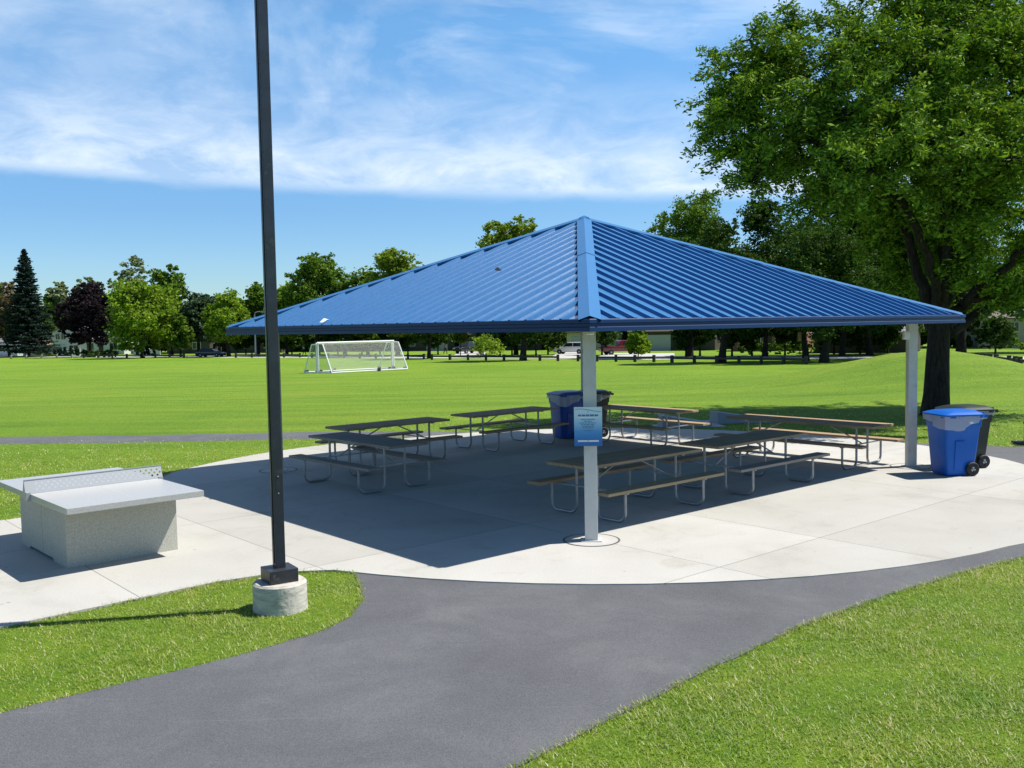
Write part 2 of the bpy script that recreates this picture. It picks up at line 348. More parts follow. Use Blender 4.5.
    M['whitepaint'] = simple('white_goal_paint', (.72, .73, .74), .4, var=.06)
    M['cornhole'] = simple('smooth_precast', (.27, .29, .315), .6, var=.12, scale=3)
    M['street'] = simple('worn_street', (.42, .41, .39), .85, var=.12, scale=.7)
    M['timber'] = simple('creosote_timber', (.05, .042, .035), .85, var=.4, scale=6)
    M['timber_pale'] = simple('bleached_timber', (.32, .29, .25), .85, var=.3, scale=6)
    M['glass'] = simple('window_glass', (.02, .025, .03), .08, spec=.6, var=.1)
    M['trim'] = simple('trim_white', (.7, .7, .69), .5, var=.04)
    M['garage'] = simple('garage_door_paint', (.4, .42, .44), .55, var=.05)
    M['carwhite'] = simple('car_paint_white', (.72, .73, .75), .25, var=.02, coat=.5)
    M['carred'] = simple('car_paint_maroon', (.14, .012, .018), .25, var=.05, coat=.5)
    M['carblack'] = simple('car_paint_dark', (.018, .022, .03), .22, var=.05, coat=.5)
    M['lamp'] = simple('lamp_glass', (.6, .6, .58), .3)
    M['skin'] = simple('skin', (.42, .25, .18), .55, var=.05)
    M['hair'] = simple('hair', (.03, .02, .015), .6)
    M['shirt_red'] = simple('shirt_cloth_red', (.5, .03, .05), .8)
    M['shirt_white'] = simple('shirt_cloth_white', (.72, .72, .72), .8)
    M['trousers'] = simple('trouser_cloth_dark', (.02, .022, .03), .85)
    M['paper'] = simple('paper_scrap', (.75, .75, .73), .7, var=.04)

    LM = dict(
        hero=((.028, .076, .008), (.26, .41, .032)), spruce=((.012, .026, .022), (.03, .055, .045)), purple=((.012, .009, .014), (.035, .022, .032)),
        bright=((.085, .165, .014), (.28, .4, .045)), mid=((.05, .11, .015), (.17, .27, .03)), dark=((.018, .048, .01), (.068, .125, .02)),
        pale=((.12, .16, .08), (.26, .31, .17)), yellow=((.085, .145, .018), (.27, .35, .045)), bluish=((.03, .065, .035), (.09, .14, .075)), tan=((.12, .095, .055), (.28, .21, .14)))
    for k, (a, b_) in LM.items(): M['leaf_'+k] = leaf_mat('leaf_'+k, a, b_, .4 if k in ('bright', 'yellow') else .17 if k == 'hero' else .25)
build_materials()

# ------------------------------------------------------------------ mesh helpers
class MB:
    def __init__(self): self.v, self.f = [], []
    def add(self, vs, fs):
        o = len(self.v); self.v += [tuple(p) for p in vs]; self.f += [tuple(i+o for i in f) for f in fs]; return self
    def box(self, c, s, rz=0., M4=None, bev=0.):
        x, y, z = s[0]/2, s[1]/2, s[2]/2
        if bev <= 0:
            vs = [(-x,-y,-z),(x,-y,-z),(x,y,-z),(-x,y,-z),(-x,-y,z),(x,-y,z),(x,y,z),(-x,y,z)]
            fs = [(0,3,2,1),(4,5,6,7),(0,1,5,4),(1,2,6,5),(2,3,7,6),(3,0,4,7)]
        else:
            bm = bmesh.new(); bmesh.ops.create_cube(bm, size=1, matrix=Matrix.Diagonal((s[0], s[1], s[2], 1)))
            bmesh.ops.bevel(bm, geom=bm.edges[:], offset=bev, segments=2, affect='EDGES', profile=.6)
            bm.verts.index_update(); vs = [v.co[:] for v in bm.verts]; fs = [tuple(v.index for v in f.verts) for f in bm.faces]; bm.free()
        T = Matrix.Translation(c) @ (M4 if M4 is not None else Matrix.Rotation(rz, 4, 'Z'))
        return self.add([T @ Vector(p) for p in vs], fs)
    def tube(self, pts, r, n=8, cap=True):
        pts = [Vector(p) for p in pts]; rs = r if isinstance(r, (list, tuple)) else [r]*len(pts)
        rings = []; up = None
        for i, p in enumerate(pts):
            a = pts[max(i-1, 0)]; b = pts[min(i+1, len(pts)-1)]; t = (b-a).normalized()
            if up is None:
                up = Vector((0, 0, 1)) if abs(t.z) < .9 else Vector((1, 0, 0))
            u = (up - t*up.dot(t)).normalized(); up = u; w = t.cross(u)
            rings.append([p + (u*math.cos(2*math.pi*k/n) + w*math.sin(2*math.pi*k/n))*rs[i] for k in range(n)])
        vs = [q for ri in rings for q in ri]; fs = []
        for i in range(len(pts)-1):
            for k in range(n):
                fs.append((i*n+k, i*n+(k+1) % n, (i+1)*n+(k+1) % n, (i+1)*n+k))
        if cap: fs += [tuple(range(n-1, -1, -1)), tuple(range((len(pts)-1)*n, len(pts)*n))]
        return self.add(vs, fs)
    def prism(self, poly, z0, z1):
        n = len(poly)
        vs = [(x, y, z0) for x, y in poly] + [(x, y, z1) for x, y in poly]
        return self.add(vs, [tuple(range(n-1, -1, -1)), tuple(range(n, 2*n))] + [(i, (i+1) % n, n+(i+1) % n, n+i) for i in range(n)])
    def lathe(self, prof, n=24, c=(0, 0, 0), axis='Z'):
        vs = []
        for r, z in prof:
            for k in range(n):
                a = 2*math.pi*k/n; p = (r*math.cos(a), r*math.sin(a), z)
                if axis == 'Y': p = (p[0], p[2], p[1])
                if axis == 'X': p = (p[2], p[0], p[1])
                vs.append((p[0]+c[0], p[1]+c[1], p[2]+c[2]))
        fs = [(i*n+k, i*n+(k+1) % n, (i+1)*n+(k+1) % n, (i+1)*n+k) for i in range(len(prof)-1) for k in range(n)]
        fs += [tuple(range(n-1, -1, -1)), tuple(range((len(prof)-1)*n, len(prof)*n))]
        return self.add(vs, fs)
    def build(self, name, mat, parent=None, smooth=False, loc=None, rz=0., fixn=True):
        me = D.meshes.new(name); me.from_pydata(self.v, [], self.f)
        if fixn:
            bm = bmesh.new(); bm.from_mesh(me); bmesh.ops.recalc_face_normals(bm, faces=bm.faces); bm.to_mesh(me); bm.free()
        me.materials.append(mat)
        if smooth:
            me.polygons.foreach_set('use_smooth', [True]*len(me.polygons))
            me.set_sharp_from_angle(angle=R(40))
        o = D.objects.new(name, me); col.objects.link(o)
        if parent is not None: o.parent = parent
        if loc is not None: o.location = loc
        o.rotation_euler.z = rz
        return o

def raw_mesh(name, verts, faces_n, mat, parent=None, flat=None):
    """verts (n,3) array; faces_n (m,k) index array."""
    me = D.meshes.new(name); k = faces_n.shape[1]
    me.vertices.add(len(verts)); me.vertices.foreach_set('co', verts.astype(np.float32).ravel())
    me.loops.add(faces_n.size); me.loops.foreach_set('vertex_index', faces_n.astype(np.int32).ravel())
    me.polygons.add(len(faces_n)); me.polygons.foreach_set('loop_start', np.arange(0, faces_n.size, k, dtype=np.int32))
    me.update(); me.validate(); me.materials.append(mat)
    o = D.objects.new(name, me); col.objects.link(o)
    if parent is not None: o.parent = parent
    return o

def tag(o, label=None, cat=None, group=None, kind=None):
    if label: o['label'] = label
    if cat: o['category'] = cat
    if group: o['group'] = group
    if kind: o['kind'] = kind
    return o

def thing(name, label, cat, loc=(0, 0, 0), rz=0., group=None):
    o = D.objects.new(name, None); col.objects.link(o); o.empty_display_size = .3
    o.location = loc; o.rotation_euler = (0, 0, rz)
    return tag(o, label, cat, group)

def copy_tree(o, parent=None):
    c = o.copy(); col.objects.link(c)
    if parent is not None: c.parent = parent
    for ch in [x for x in o.children]: copy_tree(ch, c)
    return c

# ------------------------------------------------------------------ pavilion frame of reference
PC = Vector((1.3436, 17.0954, 0)); PA = .7145
PE = Vector((math.cos(PA), math.sin(PA), 0)); PN = Vector((-PE.y, PE.x, 0))
def pav(a, b, z=0.): return PC + PE*a + PN*b + Vector((0, 0, z))
def to_pav(x, y):
    d = Vector((x, y, 0)) - PC; return (d.dot(PE), d.dot(PN))

# ------------------------------------------------------------------ ground
def ground():
    xs = np.unique(np.concatenate([np.linspace(-900, -100, 17), np.linspace(-100, 5, 43), np.linspace(5, 36, 63), np.linspace(36, 120, 29), np.linspace(120, 900, 17)]))
    ys = np.unique(np.concatenate([np.linspace(-60, 20, 17), np.linspace(20, 30, 11), np.linspace(30, 60, 61), np.linspace(60, 260, 51), np.linspace(260, 1500, 14)]))
    X, Y = np.meshgrid(xs, ys); Z = zt(X, Y)
    # a little roughness on the mound
    Z = Z + .03*np.sin(X*2.1+.7*Y)*np.sin(Y*1.7-.4*X)*np.exp(-((X-19.3)/6)**2-((Y-43)/6)**2)
    V = np.stack([X.ravel(), Y.ravel(), Z.ravel()], 1); nx = len(xs)
    i = (np.arange(len(ys)-1)[:, None]*nx + np.arange(nx-1)[None, :]).ravel()
    Fq = np.stack([i, i+1, i+1+nx, i+nx], 1)
    o = raw_mesh('lawn', V, Fq, M['lawn']); o.data.polygons.foreach_set('use_smooth', [True]*len(o.data.polygons))
    tag(o, 'broad mown green lawn reaching to the street', None, kind='structure')
ground()

PAD_WORLD = None
def pad():
    global PAD_WORLD
    pts = []
    def arc(a0, a1, r0, r1, n):
        for k in range(n+1):
            t = k/n; a = R(a0+(a1-a0)*t); r = r0+(r1-r0)*t
            pts.append((PC.x+r*math.cos(a), PC.y+r*math.sin(a)))
    # counter-clockwise from the front fillet by the lamp post
    arc(-115.5, -56, 7.70, 7.72, 14)
    arc(-53, 2, 7.78, 7.78, 12)
    arc(6, 42, 7.72, 7.25, 8)
    arc(46, 128, 6.95, 6.5, 14)
    arc(133, 177, 6.8, 7.72, 9)
    c = lambda a, b: (pav(a, b).x, pav(a, b).y)
    pts.append(c(-7.55, 3.0)); pts.append(c(-8.0, 2.7)); pts.append(c(-11.4, 2.7)); pts.append(c(-11.4, -2.75)); pts.append(c(-8.2, -2.62)); pts.append(c(-7.5, -2.75))
    PAD_WORLD = pts
    mb = MB().prism([to_pav(*q) for q in pts], -.14, 0.)
    o = mb.build('concrete_path', M['pad'], loc=PC, rz=PA)
    o.name = 'concrete_pavement'
    tag(o, 'pale round concrete pad with tooled joints under the blue pavilion', None, kind='structure')
    # asphalt
    left = [(-1.75, 10.08), (-1.6, 9.55), (-1.49, 9.05), (-1.52, 8.51), (-1.71, 8.09), (-2.19, 7.6), (-2.63, 7.22), (-3.09, 6.85), (-3.61, 6.43), (-4.6, 5.6), (-6.2, 4.1), (-8.5, 1.6), (-11, -1.5)]
    right = [(-7.5, -4.5), (-4.6, -.6), (-2.6, 2.2), (-1.1, 4.3), (-.05, 5.45), (.54, 6.08), (1.38, 6.95), (2.45, 8.0), (3.73, 9.01), (4.6, 9.62), (5.55, 10.2), (6.9, 11.2), (8.2, 12.6), (9.2, 14.0)]
    far = [(12, 14.8), (17, 15.2), (26, 15.4), (26, 18.4), (17, 18.6), (13, 18.9), (10.1, 19.15), (8.7, 19.9), (7.6, 20.6), (6, 19.)]
    poly = left + right + far + [(5, 17), (2, 13), (-.5, 11)]
    rp = random.Random(3); fine = []
    for i in range(len(poly)):
        a, b = Vector(poly[i]), Vector(poly[(i+1) % len(poly)]); ln = (b-a).length; k = max(1, int(ln/.09)) if ln < 3 and a.y < 20 else 1
        t_ = (b-a).normalized(); w0 = 0.
        for q in range(k):
            w0 = .75*w0+rp.uniform(-.012, .012)
            c_ = a.lerp(b, q/k); fine.append((c_.x-t_.y*w0, c_.y+t_.x*w0))
    mb = MB().prism(fine, -.2, -.012)
    o = mb.build('asphalt_path', M['asphalt']); tag(o, 'dark grey asphalt path curving past the concrete pad', None, kind='structure')
    # far path
    mb = MB()
    line = [(-40, 28.), (-26, 24.6), (-13.2, 23.5), (-9, 23.35), (-5.2, 23.5), (-2.5, 23.2), (-.6, 22.3)]
    vs = []
    for i, (x, y) in enumerate(line):
        a = Vector(line[max(i-1, 0)]); b = Vector(line[min(i+1, len(line)-1)]); t = (b-a).normalized(); nn = Vector((-t.y, t.x))
        for s_ in (.85, -.85): vs.append((x+nn.x*s_, y+nn.y*s_, float(zt(x, y))+.012))
    mb.add(vs, [(2*i, 2*i+1, 2*i+3, 2*i+2) for i in range(len(line)-1)])
    o = mb.build('footpath', M['asphalt']); tag(o, 'grey footpath crossing the lawn behind the pad', None, kind='structure')
    return poly
ASPH = pad()

# ------------------------------------------------------------------ grass blades near the camera
def inside(poly, x, y):
    res = np.zeros(len(x), bool); n = len(poly)
    for i in range(n):
        x1, y1 = poly[i]; x2, y2 = poly[(i+1) % n]
        if y1 == y2: continue
        c = ((y1 > y) != (y2 > y)) & (x < (x2-x1)*(y-y1)/(y2-y1)+x1)
        res ^= c
    return res

def shrink(poly, d):     # move towards the outline's inside by d (orientation independent, crude)
    out = []; n = len(poly); A = sum(poly[i][0]*poly[(i+1) % n][1]-poly[(i+1) % n][0]*poly[i][1] for i in range(n))
    s_ = 1 if A > 0 else -1
    for i in range(n):
        a = Vector(poly[i-1]); b = Vector(poly[(i+1) % n]); t = (b-a).normalized(); out.append((poly[i][0]-t.y*d*s_, poly[i][1]+t.x*d*s_))
    return out

def grass():
    jit = .018
    def region(n, x0, x1, y0, y1, h0, h1, w, fade=None):
        x = RNG.uniform(x0, x1, n); y = RNG.uniform(y0, y1, n)
        # thin, patchy stand
        pn = np.sin(x*3.1+1.3*np.sin(y*2.3))*np.sin(y*2.7+1.1*np.sin(x*1.9))
        dx = x + RNG.normal(0, jit, n); dy = y + RNG.normal(0, jit, n)
        k = ~inside(PAD_IN, dx, dy) & ~inside(ASPH_IN, dx, dy) & (RNG.uniform(0, 1, n) < .8+.25*pn)
        if fade: k &= RNG.uniform(0, 1, n) < np.clip((fade[1]-y)/(fade[1]-fade[0]), 0, 1)**1.5
        k &= ((x+2.235)**2 + (y-8.82)**2) > .255**2
        x, y, pn = x[k], y[k], pn[k]; m = len(x)
        h = RNG.uniform(h0, h1, m)*(1+.3*pn); th = RNG.uniform(0, 2*math.pi, m); ln = RNG.uniform(.45, 1.7, m)*h
        ww = w*RNG.uniform(.6, 1.3, m); bx, by = np.cos(th), np.sin(th); px_, py_ = -by, bx
        z0 = zt(x, y)-.004
        P = np.empty((m, 5, 3))
        for j, (f, s_) in enumerate(((0, -1), (0, 1), (.55, .75), (.55, -.75), (1., 0))):
            lean = ln*(f**1.7); zz = h*f*(1-.15*f)
            P[:, j, 0] = x+bx*lean+px_*ww*s_*.5; P[:, j, 1] = y+by*lean+py_*ww*s_*.5; P[:, j, 2] = z0+zz
        return P
    global PAD_IN, ASPH_IN
    PAD_IN, ASPH_IN = shrink(PAD_WORLD, .03), shrink(ASPH, .03)
    Ps = [region(170000, -7.5, -1.3, 4.2, 10.4, .012, .038, .006),
          region(380000, -.6, 9.5, 4.6, 11.2, .012, .038, .006),
          region(110000, -16, -2.0, 13.0, 24.5, .025, .05, .012, (17, 24.5)),
          region(110000, -4, 17, 18.0, 31, .025, .05, .014, (19, 31))]
    def fringe(poly, n, h0, h1, w):
        pts = np.array(poly); nxt = np.roll(pts, -1, 0); seg = np.linalg.norm(nxt-pts, axis=1)
        keep = ((pts[:, 0]+nxt[:, 0])/2 > -17) & ((pts[:, 0]+nxt[:, 0])/2 < 17) & ((pts[:, 1]+nxt[:, 1])/2 > 3.5); wgt = seg*keep; wgt /= wgt.sum()
        j = RNG.choice(len(pts), n, p=wgt); t = RNG.uniform(0, 1, n)[:, None]
        q = pts[j]*(1-t)+nxt[j]*t; a = RNG.uniform(0, 2*math.pi, n); r = np.abs(RNG.normal(0, .035, n))
        return q[:, 0]+np.cos(a)*r, q[:, 1]+np.sin(a)*r
    for poly, other in ((PAD_WORLD, ASPH_IN), (ASPH, PAD_IN)):
        n = 26000; x, y = fringe(poly, n, 0, 0, 0)
        lump = np.sin(x*9.1+2*np.sin(y*7.3))*np.sin(y*8.3+1.7*np.sin(x*6.1))
        inn = np.where(lump > .1, .0, -.02)
        k = ~inside(shrink(poly, .028), x, y) & ~inside(other, x, y) & (((x+2.235)**2+(y-8.82)**2) > .26**2) & (RNG.uniform(0, 1, n) < .6+.5*lump)
        x, y = x[k], y[k]; m = len(x); h = RNG.uniform(.02, .058, m); th = RNG.uniform(0, 2*math.pi, m); ln = RNG.uniform(.3, 1.2, m)*h; ww = .006*np.maximum(1, y/9)*RNG.uniform(.6, 1.3, m)
        bx, by = np.cos(th), np.sin(th); P = np.empty((m, 5, 3)); z0 = zt(x, y)-.004
        for jx, (f, s_) in enumerate(((0, -1), (0, 1), (.55, .75), (.55, -.75), (1., 0))):
            P[:, jx, 0] = x+bx*ln*f**1.7-by*ww*s_*.5; P[:, jx, 1] = y+by*ln*f**1.7+bx*ww*s_*.5; P[:, jx, 2] = z0+h*f*(1-.15*f)
        Ps.append(P)
    P = np.concatenate(Ps); m = len(P)
    base = np.arange(m)[:, None]*5
    tri = np.concatenate([base+np.array([[0, 1, 2]]), base+np.array([[0, 2, 3]]), base+np.array([[3, 2, 4]])])
    o = raw_mesh('grass', P.reshape(-1, 3), tri, M['blade'])
    tag(o, 'short green grass blades beside the paths and the concrete pad', 'grass', kind='stuff')
grass()

# ------------------------------------------------------------------ pavilion
def pavilion():
    root = thing('picnic_pavilion', 'square open pavilion with blue ribbed metal hip roof on four white posts', 'pavilion', PC, PA)
    S = 9.35; H = S/2; ZE, ZA = 2.655, 4.49; rise = ZA-ZE; SL = math.hypot(H, rise)
    rib_h, pitch = .042, S/31
    for q in range(4):
        us, hs = [0.], [0.]
        for i in range(31):
            u0 = i*pitch + pitch*.5
            for du, h in ((-.036, 0), (-.02, rib_h), (.02, rib_h), (.036, 0)):
                us.append(u0+du); hs.append(h)
        us.append(S); hs.append(0.)
        us2, hs2 = [], []                       # make sure the apex column exists
        for u, h in zip(us, hs): us2.append(u); hs2.append(h)
        rot = Matrix.Rotation(q*math.pi/2, 3, 'Z')
        nrm = Vector((0, -rise/SL, H/SL))
        vs, fs = [], []
        for u, h in zip(us2, hs2):
            m = min(u, S-u); t = m/H
            e0 = Vector((u-H, -H, ZE)); e1 = Vector((u-H, -H+m, ZE+rise*t))
            vs += [rot @ (e0+nrm*h), rot @ (e1+nrm*h)]
        for i in range(len(us2)-1): fs.append((2*i, 2*i+2, 2*i+3, 2*i+1))
        MB().add(vs, fs).build('roof_panel', M['roof_blue'], root, fixn=False)
        # hip cap along the corner (-,-) of this side
        e = Vector((-H, -H, ZE)); a = Vector((0, 0, ZA)); d = (a-e).normalized()
        n1 = Vector((0, -rise/SL, H/SL)); n2 = Vector((-rise/SL, 0, H/SL))
        w1 = d.cross(n1).normalized(); w1 = w1 if w1.x > 0 else -w1
        w2 = d.cross(n2).normalized(); w2 = w2 if w2.y > 0 else -w2
        up = (n1+n2).normalized(); off = .046
        for part, (t0, t1, lift) in enumerate(((.004, .53, 0.), (.525, 1.0, .006))):
            P0, P1 = e+(a-e)*t0, e+(a-e)*t1
            cs = []
            for P in (P0, P1):
                r0 = P+up*(off*1.05+.012+lift)
                A = P+n1*(off+lift)+w1*.12; B = P+n2*(off+lift)+w2*.12
                A2 = A-n1*.03; B2 = B-n2*.03
                cs += [A2, A, r0, B, B2]
            cs = [rot @ v for v in cs]
            MB().add(cs, [(i, i+1, i+6, i+5) for i in range(4)]).build('hip_cap', M['roof_blue'], root, fixn=False)
        # fascia with gutter lip
        f = MB()
        prof = [(.02, .02), (-.035, .02), (-.045, .01), (-.045, -.026), (-.03, -.034), (-.03, -.068), (-.042, -.076), (-.042, -.122), (.0, -.122)]
        vs = []
        for sgn in (-1, 1):
            for (o_, z_) in prof: vs.append(rot @ Vector((sgn*(H-o_), -H+o_, ZE+.01+z_)))
        k = len(prof)
        fs = [(i, i+1, k+i+1, k+i) for i in range(k-1)]
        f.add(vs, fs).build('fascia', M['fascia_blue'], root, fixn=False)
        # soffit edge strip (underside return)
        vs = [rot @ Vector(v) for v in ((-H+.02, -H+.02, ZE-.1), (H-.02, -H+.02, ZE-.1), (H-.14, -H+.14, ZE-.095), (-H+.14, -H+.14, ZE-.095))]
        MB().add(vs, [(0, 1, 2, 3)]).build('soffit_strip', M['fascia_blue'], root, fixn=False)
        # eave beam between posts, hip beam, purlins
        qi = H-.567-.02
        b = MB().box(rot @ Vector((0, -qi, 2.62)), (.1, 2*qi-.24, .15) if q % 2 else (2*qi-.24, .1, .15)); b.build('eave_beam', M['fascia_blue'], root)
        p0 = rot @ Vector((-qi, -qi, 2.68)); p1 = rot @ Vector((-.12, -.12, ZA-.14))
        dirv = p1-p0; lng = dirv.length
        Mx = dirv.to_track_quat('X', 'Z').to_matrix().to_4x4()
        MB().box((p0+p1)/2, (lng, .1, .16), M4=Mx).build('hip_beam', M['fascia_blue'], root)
        # post (turned to the diagonal), cap plate, base plate, footing
        pp = rot @ Vector((-qi+.02, -qi+.02, 0)); dg = math.pi/4+q*math.pi/2
        post = MB().box((pp.x, pp.y, 1.27), (.158, .158, 2.54), dg, bev=.008).build('post', M['post_white'], root)
        MB().box((pp.x, pp.y, .008), (.25, .25, .012), dg).build('base_plate', M['post_white'], post)
        MB().box((pp.x, pp.y, 2.547), (.24, .24, .012), dg).build('cap_plate', M['post_white'], post)
        MB().lathe([(.335, .0), (.335, .0035), (.0, .0036)], 40, (pp.x, pp.y, 0)).build('footing_disc', M['pad_disc'], post)
        MB().add([(pp.x+r_*math.cos(2*math.pi*k/48), pp.y+r_*math.sin(2*math.pi*k/48), .0045) for r_ in (.325, .35) for k in range(48)],
                 [(k, (k+1) % 48, 48+(k+1) % 48, 48+k) for k in range(48)]).build('footing_joint', M['jointdark'], post)
    # apex cap
    MB().lathe([(.16, ZA-.005), (.12, ZA+.045), (.02, ZA+.085)], 4).build('peak_cap', M['roof_blue'], root)
    # round sensor below the front corner
    qi = H-.567
    MB().lathe([(.045, 2.5), (.06, 2.515), (.06, 2.54)], 16, (-qi-.13, -qi-.13, 0)).build('motion_sensor', M['lamp'], root)
    # small white box on the right post
    pp = Vector((qi, -qi, 0))
    o = thing('junction_box', 'small white junction box fixed near the top of the post beside the bins', 'junction box', pav(pp.x, pp.y, 2.28)+Vector((-.165, -.03, 0)))
    MB().box((0, 0, .06), (.12, .07, .15), bev=.008).build('housing', M['white'], o)
    MB().box((-.005, -.04, .06), (.09, .012, .11), bev=.004).build('lid', M['trim'], o)
    MB().box((.05, .035, .09), (.1, .03, .04)).build('bracket', M['steel'], o)
M['pad_disc'] = simple('footing_patch', (.42, .41, .385), .8, var=.08, scale=4)
M['jointdark'] = simple('joint_dark', (.09, .085, .08), .9)
pavilion()

# scraps lying on the roof
def scraps():
    S = 9.35; H = S/2; ZE, ZA = 2.655, 4.49
    def on_left(a, m):       # left face: eave at x=-H ; a along y, m up from the eave
        return pav(-H+m, a, ZE+(ZA-ZE)*m/H+.048)
    for lab, a, m, s_, mat in (('crumpled white paper scrap lying near the eave of the blue roof', 1.25, .05, .09, 'paper'),
                               ('small dark twig lying halfway up the blue roof', -.8, 1.95, .08, 'bark')):
        p = on_left(a, m)
        mb = MB()
        n = 7
        top = [(s_*random.uniform(.6, 1.2)*math.cos(2*math.pi*k/n)*1.6, s_*random.uniform(.5, 1.)*math.sin(2*math.pi*k/n), random.uniform(0, .05)) for k in range(n)]
        mb.add(top+[(0, 0, .07)], [(k, (k+1) % n, n) for k in range(n)]+[tuple(range(n-1, -1, -1))])
        o = mb.build('paper_scrap' if mat == 'paper' else 'twig', M[mat], loc=p, rz=PA+.6)
        tag(o, lab, 'paper scrap' if mat == 'paper' else 'twig')
scraps()

# ------------------------------------------------------------------ notice sign on the near post
def notice():
    base = pav(-4.088, -4.088, 1.17); fwd = PC-base; fwd.z = 0
    rz = PA+math.pi/4-math.pi/2           # local -y towards the viewer
    o = thing('notice_sign', 'blue printed notice sign fastened to the white pavilion post', 'sign', base-Vector((.025, 0, 0))-Vector((math.sin(-rz), math.cos(rz), 0))*.1, rz)
    p = MB().box((0, 0, .235), (.335, .006, .47), bev=.002).build('panel', M['notice'], o)
    def bar(x, z, w, h, mat, nm): MB().box((x, -.0042, z), (w, .002, h)).build(nm, M[mat], p)
    bar(0, .061, .25, .02, 'white', 'footer_strip')
    bar(0, .347, .25, .012, 'white', 'title_underline')
    # swoosh under the top edge
    n = 14; vs = []
    for k in range(n+1):
        x = -.155+.31*k/n; z = .425+.018*math.sin(3.6*k/n+.9); t = .006
        vs += [(x, -.0046, z), (x, -.0046, z+t)]
    MB().add(vs, [(2*k, 2*k+2, 2*k+3, 2*k+1) for k in range(n)]).build('swoosh', M['ink'], p)
    rr = random.Random(5)
    def words(z, half, h, nm):
        x = -half; vs = MB(); first = True
        while x < half-.012:
            w = min(rr.uniform(.016, .05), half-x); vs.box((x+w/2, -.0042, z), (w, .002, h)); x += w+.007
        vs.build(nm, M['ink'], p)
    words(.368, .12, .022, 'print_line')
    for z, hf in ((.318, .085), (.298, .05), (.278, .105), (.259, .085), (.238, .07), (.219, .06), (.185, .05)): words(z, hf, .008, 'print_line')
    for z in (.06, .41):
        MB().lathe([(.008, -.004), (.008, -.008), (.002, -.009)], 10, (0, 0, 0), 'Y').build('screw', M['steel'], o, loc=(0, 0, z))
notice()

# ------------------------------------------------------------------ picnic tables
def make_table(top, seat, label, group, LT=2.44):
    t = thing('picnic_table', label, 'picnic table', (0, 0, 0), 0, group)
    # table top of three planks held as one surface pattern
    mb = MB(); g = .008; w = (.76-2*g)/3
    for i in range(3): mb.box((0, -.38+w/2+i*(w+g), .745), (LT, w, .04), bev=.004)
    mb.box((0, 0, .722), (.06, .7, .006))
    mb.build('table_top', M[top], t)
    for sgn in (-1, 1):
        b = MB(); w2 = .118
        for k in (-1, 1): b.box((0, sgn*.655+k*(w2/2+.003), .435), (LT, w2, .04), bev=.004)
        b.box((0, sgn*.655, .4135), (.06, .22, .006))
        b.build('bench_seat', M[seat if sgn < 0 else top], t)
    for sx in (-1, 1):
        x = sx*(LT/2-.4)
        for sy in (-1, 1):
            y0, y1 = .2*sy, .7*sy; r = .021; z = .021; rad = .12; pts = [(x, y0, .72), (x, y0, .45), (x, y0, z+rad)]
            for k in range(1, 6):
                a = k/6*math.pi/2; pts.append((x, y0+sy*rad*(1-math.cos(a)), z+rad*(1-math.sin(a))))
            pts += [(x, y0+sy*rad, z), (x, y1-sy*rad, z)]
            for k in range(1, 6):
                a = k/6*math.pi/2; pts.append((x, y1-sy*rad*(1-math.sin(a)), z+rad*(1-math.cos(a))))
            pts += [(x, y1, z+rad), (x, y1, .41)]
            MB().tube(pts, r, 8).build('leg', M['galv'], t, smooth=True)
        MB().box((x, 0, .405), (.045, 1.5, .018)).build('seat_rail', M['galv'], t)
        MB().box((x, 0, .712), (.045, .7, .018)).build('top_rail', M['galv'], t)
        MB().tube([(x, 0, .41), (x-sx*.32, 0, .56), (x-sx*.68, 0, .715)], .013, 6).build('brace', M['galv'], t, smooth=True)
    return t

def tables():
    g = 'picnic tables under the pavilion'
    A = make_table('wood_dark', 'wood_dark', 'dark picnic table behind the weathered greyish one, its end toward the lamp post', g)
    B = make_table('wood_grey', 'wood_grey', 'weathered greyish picnic table beside the lamp post, lying crosswise to its neighbour', g)
    Cc = make_table('wood_dark', 'wood_fresh', 'dark picnic table with one pale new bench board, behind the post with the sign', g)
    E = make_table('wood_dark', 'wood_grey', 'dark picnic table with grey benches between the sign post table and far long table', g)
    Lg = make_table('wood_dark', 'wood_dark', 'longest dark picnic table, reaching toward the post beside the paired bins', g, 3.05)
    spots = [(B, -3.72, 1.55, math.pi/2+.03, None), (A, -1.95, 3.5, 0.02, None), (copy_tree(A), 1.15, 3.63, .03, 'dark picnic table standing in front of the navy bin behind the post'),
             (copy_tree(Cc), 3.53, 1.72, math.pi/2, 'dark picnic table with sunlit pale bench, close to the cornhole boards'),
             (Cc, -2.27, -3.04, .0, None), (E, .52, -3.08, .0, None), (Lg, 3.52, -2.3, math.pi/2+.02, None)]
    for o, a, b, rz, lab in spots:
        o.location = pav(a, b, .0); o.rotation_euler.z = PA+rz
        if lab: o['label'] = lab
tables()

